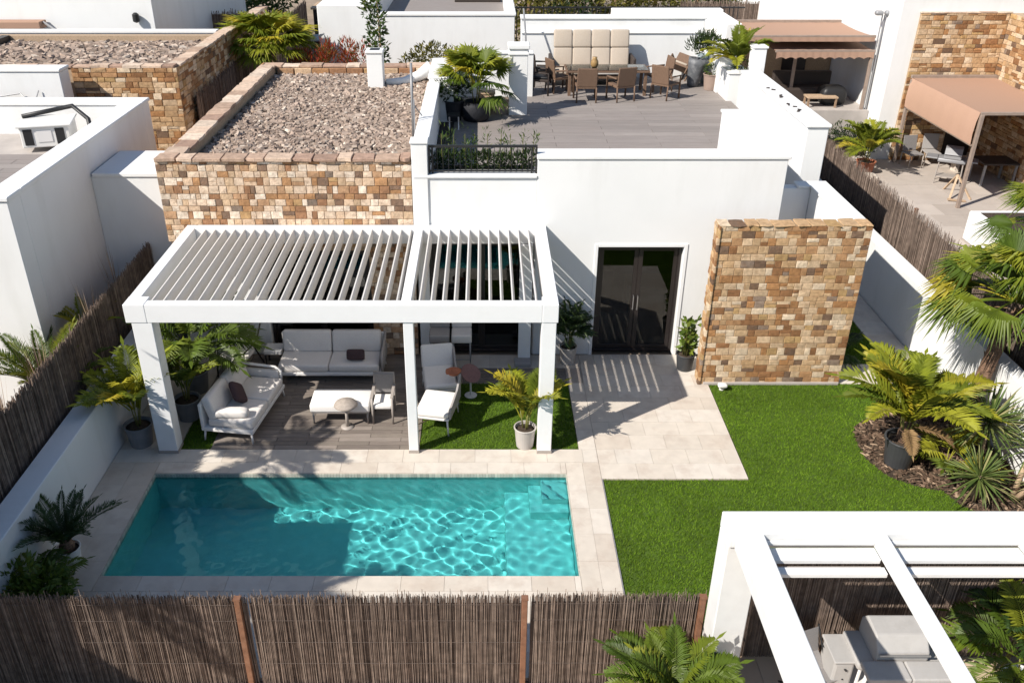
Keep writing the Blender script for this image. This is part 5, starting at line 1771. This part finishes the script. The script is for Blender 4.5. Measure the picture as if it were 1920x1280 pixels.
# big palm in the bed
bp = thing('potted_palm', 'large feathery palm in a dark grey pot standing in the mulch bed', 'potted palm', (7.05, 12.15, 0))
pot(bp, (7.05, 12.15), .29, .52, POTD, taper=.74)
MB().tube([(7.05, 12.15, .45), (7.05, 12.17, .62), (7.06, 12.18, .80)], [.12, .11, .06], 10).build('trunk', TRUNK, bp, smooth=True)
for k in range(7):
    a = k * .9
    MB().tube([(7.05 + .05 * math.cos(a), 12.17 + .05 * math.sin(a), .6), (7.05 + .12 * math.cos(a), 12.17 + .12 * math.sin(a), .95)], [.018, .010], 5).build('stem', STEMG, bp)
fronds(bp, phoenix, YELG, 17, (7.05, 12.17, .86), 1.32, (2, 3, 4, 3, 4), ring=.07, az0=.4)
for a_ in (.3, 2.0, 2.9, 3.7, 5.5):
    fronds(bp, phoenix, YELG, 1, (7.05, 12.17, .9), 1.15, (2,), ring=.05, az0=a_)
lo = thing('low_palm', 'low yellowing palm clump right of the dark grey pot in the bed', 'palm', (7.75, 11.95, 0))
fronds(lo, kentia, YELG, 12, (7.75, 11.95, .15), .75, (0, 1, 2, 3), ring=.1)
fronds(bp, phoenix, DRYF, 3, (7.05, 12.17, .75), .7, (0, 1), ring=.07)
MB().lathe([(.08, -.03), (.06, .12), (.03, .2)], 8, (7.75, 11.95, 0)).build('stump', TRUNK, lo)

# cycads
def cycad(label, c, z, sc, m, n=26, potm=None, r=.17, h=.3):
    t = thing('cycad', label, 'cycad', (c[0], c[1], z))
    if potm:
        pot(t, c, r, h, potm, z=z)
    else:
        h = 0
    MB().lathe([(.09, z + h * .8), (.11, z + h + .05), (.06, z + h + .14), (0, z + h + .16)], 10, (c[0], c[1], 0)).build('trunk', TRUNK, t, smooth=True)
    fronds(t, cyc, m, n, (c[0], c[1], z + h + .1), sc, (2, 3, 4, 4, 3), ring=.05)
    return t
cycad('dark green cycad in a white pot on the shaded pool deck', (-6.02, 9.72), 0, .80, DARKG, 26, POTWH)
cycad('cycad with stiff fronds growing behind the left reed fence', (-7.55, 13.05), .75, 1.15, PALEG, 30)
dg = thing('cycad', 'spiky plant with a few fronds above the reed fence beside the shaded wall', 'cycad', (-7.3, 14.3, .6))
MB().lathe([(.08, .0), (.08, 1.2), (.04, 1.4)], 8, (-7.3, 14.3, 0)).build('trunk', TRUNK, dg)
fronds(dg, cyc, YELG, 9, (-7.3, 14.3, 1.3), .75, (3, 4, 4, 3), ring=.05)

# bush, bottom left
bu = thing('bush', 'dense dark green leafy bush in the shaded front left corner', 'bush', (-6.1, 8.7, 0))
fb = MB()
for k in range(9):
    a = k * 2.4
    foliage(fb, (-6.05 + .38 * math.cos(a) * U(.4, 1), 8.75 + .3 * math.sin(a) * U(.4, 1), .35 + U(-.1, .3)), .28, .26, .24, 190, .12, .05)
fb.build('foliage', LEAFG, bu)
for k in range(5):
    MB().tube([(-6.05, 8.75, 0), (-6.05 + U(-.3, .3), 8.75 + U(-.25, .25), .45)], [.02, .01], 5).build('stem', TRUNK, bu)
fronds(bu, kentia, PALEG, 14, (-6.05, 8.75, .35), .55, (0, 1, 2, 3), ring=.2)

# front palms
fp1 = thing('palm', 'bright green palm rising in front of the reed fence, bottom centre right', 'palm', (2.08, 6.62, 0))
MB().tube([(2.08, 6.62, 0), (2.08, 6.64, .5), (2.09, 6.66, .88)], [.10, .09, .06], 10).build('trunk', TRUNK, fp1, smooth=True)
fronds(fp1, phoenix, PALEG, 26, (2.09, 6.66, .85), .80, (1, 2, 3, 4, 2), ring=.05)
fronds(fp1, phoenix, PALEG, 8, (2.09, 6.66, .80), .72, (0, 1), ring=.06)
fp2 = thing('potted_palm', 'bushy palm in a round white pot in the lower right corner', 'potted palm', (6.45, 7.28, 0))
pot(fp2, (6.45, 7.28), .23, .42, POTWH, taper=.6)
canes(fp2, (6.45, 7.28), .38, .75, 4)
fronds(fp2, areca, PALEG, 17, (6.45, 7.28, .72), .95, (1, 2, 3, 4, 0), ring=.1)
fp3 = thing('palm', 'dark palm in the shade of the front pergola beam, far right', 'palm', (6.5, 7.75, 0))
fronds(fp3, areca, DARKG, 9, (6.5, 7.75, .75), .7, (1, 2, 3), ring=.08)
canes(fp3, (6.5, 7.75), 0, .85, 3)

# tall fan palm on the right with fibrous trunk
tp = thing('fan_palm', 'tall fan palm with brown fibrous trunk before the white side wall', 'palm', (8.55, 13.05, 0))
tk = [(8.45, 12.95, -.03), (8.6, 13.05, .7), (8.75, 13.14, 1.5), (8.88, 13.18, 2.3)]
MB().tube(tk, [.15, .13, .12, .13], 12).build('trunk', TRUNK, tp, smooth=True)
tf = MB()
for k in range(150):
    q = U(0, 1)
    p, dd = at([Vector(v) for v in tk], q)
    a = U(0, 6.3)
    nrm = Vector((math.cos(a), math.sin(a), 0))
    b = p + nrm * .115
    sd = Vector((-nrm.y, nrm.x, 0)) * U(.015, .03)
    tf.add([b - sd, b + sd, b + nrm * U(.02, .05) + Vector((0, 0, U(.05, .12)))], [(0, 1, 2)])
tf.build('trunk_fibres', TRUNK, tp, kind='stuff')
def fanl2(i):
    return fan(.55, .05 + .32 * i, .4, n=34, rad=.66, spread=2.5, hang=.75, w=.040)
fronds(tp, fanl2, YELG, 18, (8.9, 13.2, 2.55), 1.2, (1, 2, 3, 4), ring=.1)
fronds(tp, fanl2, PALEG, 26, (8.9, 13.2, 2.55), 1.2, (1, 2, 3, 4, 0), ring=.1)
fronds(tp, fanl2, DRYF, 3, (8.9, 13.2, 2.4), .9, (0,), ring=.1)
tp2 = thing('fan_palm', 'second fan palm crown at the right edge above the white planter', 'palm', (9.95, 14.4, 0))
MB().tube([(10.0, 14.4, 0), (9.95, 14.4, 3.3)], [.15, .12], 10).build('trunk', TRUNK, tp2, smooth=True)
fronds(tp2, fanl2, PALEG, 24, (9.95, 14.4, 3.4), .95, (1, 2, 3, 4, 0), ring=.1)
# yuccas
def yucca(label, c, heads, n=95, L=.62, w=.03):
    t = thing('yucca', label, 'yucca', (c[0], c[1], 0))
    for (x, y, z, s_) in heads:
        MB().tube([(c[0] + (x - c[0]) * .1, c[1] + (y - c[1]) * .1, -.03), ((c[0] + x) / 2, (c[1] + y) / 2, z * .5), (x, y, z)], [.05, .042, .035], 8).build('stem', WOODL, t, smooth=True)
        rosette(n, L, w, c=(x, y, z), sc=s_).build('leaf_rosette', YUCG, t)
    return t
yucca('large yucca with long arching leaves below the fan palm trunk', (8.3, 11.95), [(8.28, 12.0, .95, 1.15)], 130, .66, .034)
yucca('low spiky yucca at the lower edge of the mulch bed', (7.85, 11.15), [(7.82, 11.12, .50, 1.0)], 120, .62, .030)
yucca('branching yucca with bare stems at the right edge of the bed', (8.5, 11.2), [(8.62, 11.3, .95, .9), (8.7, 10.9, .6, .7)], 80, .6, .03)
# dark plant in the side passage
dp = thing('shrub', 'dark leafy plant in the shaded passage behind the stone screen', 'shrub', (7.3, 15.6, 0))
fronds(dp, kentia, DARKG, 10, (7.25, 15.75, .05), .6, (0, 1, 2, 3), ring=.06)

# dry grasses along the left fence
def grass_tuft(label, c, n, h, m=DRY, group=None, sp=.12):
    t = thing('dry_grass', label, 'grass tuft', (c[0], c[1], c[2]), 0, group)
    mb = MB()
    for k in range(n):
        a = U(0, 6.3)
        b = Vector(c) + Vector((math.cos(a), math.sin(a), 0)) * U(0, sp)
        e = b + Vector((math.cos(a) * U(.0, .3), math.sin(a) * U(0, .3), h * U(.6, 1.1)))
        m_ = b.lerp(e, .5) + Vector((0, 0, .06))
        sd = Vector((-math.sin(a), math.cos(a), 0)) * .006
        mb.add([b - sd, b + sd, m_ + sd, m_ - sd, e], [(0, 1, 2, 3), (3, 2, 4)])
    mb.build('blades', m, t, kind='stuff')
for (x, y, z, n, h, lb2) in ((-7.2, 10.9, 1.2, 60, 1.3, 'dry straw coloured grass tuft behind the reed fence at the left edge'), (-7.15, 12.2, 1.4, 26, 1.05, 'sparse dry stalks beside the cycad behind the reed fence'),
                             (-7.12, 14.2, 1.4, 22, 1.15, 'few tall dry stalks above the reed fence by the shaded wall'), (-7.1, 15.4, 1.5, 16, 1.1, 'thin dry stalks at the far end of the left reed fence')):
    grass_tuft(lb2, (x, y, z), n, h)
# planter shrubs behind the railing
ps = thing('planter_shrubs', 'dark green shrubs growing along the trough behind the black railing', 'shrubs', (0, 16.55, 3.75))
f1 = MB()
for k in range(13):
    x = -.92 + k * .15
    foliage(f1, (x, 16.52 + U(-.08, .08), 3.92 + U(-.05, .08)), .15, .16, .2, 130, .11, .03, up=.8)
f1.build('foliage', FOLD, ps)
f1 = MB()
for k in range(9):
    x = -.8 + k * .22 + U(-.05, .05)
    for j in range(16):
        z = 3.8 + j * .045 * U(.8, 1.2)
        foliage(f1, (x, 16.55, z), .06, .06, .03, 4, .11, .02, up=.9, shell=.0)
f1.build('tall_foliage', FOLI, ps)
st_ = MB()
for k in range(9):
    x = -.8 + k * .22
    st_.tube([(x, 16.55, 3.75), (x + U(-.04, .04), 16.55, 4.45)], .006, 4)
st_.build('stems', STEMG, ps)

# terrace plants
tpalm = thing('potted_palm', 'big fan palm in a black grow bag on the roof terrace', 'potted palm', (-.2, 22.1, 3.3))
MB().lathe([(.30, 3.3), (.38, 3.42), (.37, 3.68), (.31, 3.76), (.27, 3.74), (.25, 3.68)], 18, (-.2, 22.05, 0)).build('grow_bag', POTB, tpalm, smooth=True)
MB().lathe([(.255, 3.68), (0, 3.70)], 14, (-.2, 22.05, 0)).build('soil', SOIL, tpalm)
canes(tpalm, (-.2, 22.1), 3.68, 4.25, 6, spread=.1)
fronds(tpalm, fanl, YELG, 24, (-.2, 22.1, 4.1), .98, (3, 4, 4, 3, 2), ring=.14)
fronds(tpalm, fanl, PALEG, 8, (-.2, 22.1, 4.05), .95, (0, 1, 2), ring=.14)
dsh = thing('potted_shrub', 'dark green shrub in a black pot left of the terrace fan palm', 'potted shrub', (-.72, 21.9, 3.3))
pot(dsh, (-.75, 22.0), .24, .5, POTB, z=3.3)
fb = MB()
for k in range(5):
    foliage(fb, (-.75 + U(-.15, .15), 22.0 + U(-.15, .15), 4.12 + U(-.15, .15)), .3, .28, .25, 200, .12, .035)
fb.build('foliage', FOLD, dsh)
lst = thing('folding_stool', 'small white legged stool in the terrace shade beside the black pot', 'stool', (-.7, 21.2, 3.3))
MB().box(-.86, -.58, 21.05, 21.35, 3.62, 3.66).build('seat', BLACKM, lst)
for x in (-.83, -.61):
    MB().tube([(x, 21.06, 3.3), (x, 21.32, 3.62)], .014, 6).build('leg', FRAMEW, lst)
    MB().tube([(x, 21.32, 3.3), (x, 21.06, 3.62)], .014, 6).build('leg', FRAMEW, lst)
sh2 = thing('shrub', 'sunlit yellow green shrub beyond the white parapet by the roof', 'shrub', (-1.5, 27, 0))
fb = MB()
for k in range(8):
    foliage(fb, (-1.6 + U(-.7, .7), 27 + U(-.3, .3), 3.75 + U(-.3, .35)), .4, .35, .3, 150, .15, .05)
fb.build('foliage', FOLY, sh2)
MB().tube([(-1.6, 27, 0), (-1.6, 27, 3.6)], .05, 6).build('trunk', TRUNK, sh2)
cs_ = thing('column_shrub', 'tall narrow shrub with rounded leaves behind the white chimney', 'shrub', (-3.1, 27.5, 0))
fb = MB()
for k in range(16):
    z = 3.2 + k * .145
    foliage(fb, (-3.12 + U(-.12, .12) + .012 * k * -1, 27.5 + U(-.1, .1), z), .26, .22, .13, 46, .17, .07)
fb.build('foliage', FOLI, cs_)
MB().tube([(-3.0, 27.5, 0), (-3.15, 27.5, 5.4)], [.05, .02], 6).build('trunk', WOODL, cs_)
for (x, w_, y, lb2) in ((-6.0, .85, 30.5, 'dark red leaved shrub low beside the far palm'), (-5.1, .6, 30.2, 'small red and green shrub between the two brighter red ones'), (-4.25, .8, 30.0, 'bright orange red shrub left of the white chimney')):
    r_ = thing('red_shrub', lb2, 'shrub', (x, y, 2.6))
    fb = MB()
    for k in range(7):
        foliage(fb, (x + U(-.4, .4) * w_, y + U(-.3, .3), 3.15 + U(-.3, .45)), .35 * w_, .35, .35, 110, .18, .035, up=1.0)
    fb.build('foliage', REDL, r_)
    MB().tube([(x, y, 0), (x, y, 2.9)], .05, 6).build('stem', TRUNK, r_)
bpalm = thing('fan_palm', 'big round bright green fan palm behind the stone block roof', 'palm', (-7.2, 31, 0))
MB().tube([(-7.2, 31, 0), (-7.3, 31, 3.4)], [.22, .2], 10).build('trunk', TRUNK, bpalm, smooth=True)
fronds(bpalm, fanl, YELG, 30, (-7.3, 31, 3.3), 1.5, (1, 2, 3, 4, 2), ring=.15)
fronds(bpalm, fanl, YELG, 24, (-7.3, 31, 3.3), 1.45, (1, 2, 3), ring=.15)

# terrace right hand pots
vz = thing('potted_shrub', 'tall leaning slate grey vase with a dark shrub on the terrace', 'potted shrub', (6.05, 26.1, 3.3))
Mv = Matrix.Translation((6.0, 25.75, 3.3)) @ Matrix.Rotation(.16, 4, 'Y')
MB().lathe([(.14, 0), (.17, .1), (.27, .62), (.29, .78), (.24, .78), (.22, .70)], 18, M=Mv).build('vase', VASE, vz, smooth=True)
fb = MB()
for k in range(9):
    foliage(fb, (6.14 + U(-.3, .3), 25.8 + U(-.25, .25), 4.45 + U(-.15, .3)), .25, .22, .2, 110, .14, .03, up=1.0)
fb.build('foliage', FOLD, vz)
v2 = thing('pot', 'empty pale blue grey urn behind the brown terrace pot', 'pot', (6.4, 26.4, 3.3))
MB().lathe([(.15, 3.3), (.26, 3.5), (.28, 3.8), (.2, 4.0), (.23, 4.08), (.19, 4.08), (.16, 3.98)], 18, (6.42, 26.35, 0)).build('urn', mat('pale_glaze', (.30, .36, .38), .4, noise=(5, .2)), v2, smooth=True)
b3 = thing('potted_plant', 'small shrub in a taupe pot next to the white pedestal', 'potted plant', (6.45, 25.3, 3.3))
pot(b3, (6.43, 25.35), .22, .44, POTT, z=3.3)
fb = MB()
foliage(fb, (6.43, 25.35, 3.85), .2, .2, .16, 160, .1, .03)
fb.build('foliage', FOLI, b3)
b4 = thing('palm', 'yellow green palm growing from the white pedestal at the terrace corner', 'palm', (6.85, 24.5, 4.0))
canes(b4, (6.85, 24.5), 4.06, 4.45, 5)
fronds(b4, phoenix, YELG, 20, (6.85, 24.5, 4.25), .92, (2, 3, 4, 1, 3), ring=.1)
fb = MB()
foliage(fb, (6.95, 24.4, 4.2), .2, .2, .15, 90, .12, .04)
fb.build('low_leaves', FOLI, b4)

# right neighbour garden
hd = thing('hedge', 'clipped dark hedge in front of the raised patio', 'hedge', (12.3, 30.1, 0))
fb = MB()
for k in range(14):
    foliage(fb, (10.6 + k * .19, 30.05 + U(-.1, .1), .6 + U(-.15, .25)), .3, .25, .4, 110, .14, .04, shell=.3)
fb.build('foliage', FOLD, hd)
MB().box(10.3, 13.25, 29.9, 30.3, 0, .5).build('core', SOIL, hd)
gb = thing('potted_palm', 'bright grassy palm in a red pot beside the right villa wall', 'potted palm', (12.5, 28.0, 0))
pot(gb, (12.5, 28.0), .3, .42, TERRA)
canes(gb, (12.5, 28.0), .35, .8, 4)
fronds(gb, phoenix, YELG, 22, (12.5, 28.0, .75), 1.1, (2, 3, 4, 3, 1), ring=.14)
gb2 = thing('shrub', 'grey green shrub against the foot of the right villa wall', 'shrub', (13.0, 29.2, 0))
fb = MB()
for k in range(5):
    foliage(fb, (13.0 + U(-.25, .25), 29.2 + U(-.2, .2), .5 + U(-.2, .3)), .35, .3, .3, 110, .13, .04)
fb.build('foliage', FOLI, gb2)
for (x, y, n_, lb2) in ((10.6, 17.2, 8, 'thin dry stalks in front of the right patio kerb'), (10.9, 15.6, 12, 'dry twiggy tuft beside the right fan palm crown')):
    grass_tuft(lb2, (x, y, .0), n_ * 3, 1.6, sp=.3)

# far trees
def tree(label, x, y, h, rw, m, n=9, leaf=.28):
    t = thing('tree', label, 'tree', (x, y, 0), 0, 'trees beyond the far fences')
    MB().tube([(x, y, 0), (x + U(-.2, .2), y, h * .4), (x + U(-.3, .3), y, h * .8)], [.2, .15, .06], 7).build('trunk', TRUNK, t, smooth=True)
    fb = MB()
    for k in range(n):
        a = k * 2.4
        q = U(.2, 1)
        foliage(fb, (x + math.cos(a) * rw * q, y + math.sin(a) * rw * q, h * U(.3, .95)), rw * .55, rw * .55, h * .2, 160, leaf, leaf * .45, shell=.35)
    fb.build('crown', m, t)
tl = [(-14.5, 47, 3.2, 1.6, FOLY), (-11.8, 48, 3.0, 1.5, FOLI), (-9.6, 62, 5.0, 2.0, FOLD), (-6.2, 58, 4.5, 2.2, FOLI), (2.2, 47, 3.6, 1.8, FOLY), (4.6, 48, 4.2, 1.7, FOLD), (6.6, 47, 3.7, 1.6, FOLY),
      (9.0, 49, 4.2, 1.9, FOLY), (11.5, 50, 4.2, 1.9, FOLD), (14, 49, 4.0, 1.9, FOLY), (16.8, 51, 4.4, 1.9, FOLI), (-1.5, 60, 5.0, 2.4, FOLI), (3, 62, 5.2, 2.6, FOLD), (8, 64, 5.4, 2.8, FOLI), (13, 64, 5.4, 2.8, FOLD), (19, 62, 5.5, 2.8, FOLI)]
nm = ['yellow olive tree at the upper left behind the dark reed fence', 'small green tree behind the dark reed fence', 'dark tree beyond the back lane', 'green tree behind the lane shed', 'yellowish tree just behind the thin metal railing, leftmost',
      'dark tree in the middle behind the thin metal railing', 'olive yellow tree behind the far stepped parapet', 'olive tree at the left end of the far reed fence', 'dark tree behind the far reed fence', 'yellowish tree behind the middle of the far reed fence',
      'green tree at the right end of the far reed fence', 'green tree hidden behind the back house roof', 'dark tall tree in the far row behind the railing', 'green tall tree in the far row behind the fence', 'dark tall tree in the far row behind the rocks', 'green tall tree in the far row at right']
for (a, l_) in zip(tl, nm):
    tree(l_, *a)

# palms standing left of the frame: their shade falls over the pool edge
sp1 = thing('tall_palm', 'tall palm left of the frame casting feathery shade on the deck', 'palm', (-8.2, 9.25, 0))
MB().tube([(-8.2, 9.25, 0), (-8.1, 9.25, 4.5)], [.18, .13], 10).build('trunk', TRUNK, sp1, smooth=True)
fronds(sp1, phoenix, PALEG, 20, (-8.1, 9.25, 4.6), 1.0, (0, 1, 2, 3, 4), ring=.1)
sp2 = thing('tall_palm', 'second tall palm left of the frame shading the near pool edge', 'palm', (-9.0, 4.95, 0))
MB().tube([(-9.0, 4.95, 0), (-8.95, 4.95, 6.0)], [.18, .13], 10).build('trunk', TRUNK, sp2, smooth=True)
fronds(sp2, phoenix, PALEG, 20, (-8.95, 4.95, 6.1), 1.0, (0, 1, 2, 3, 4), ring=.1)
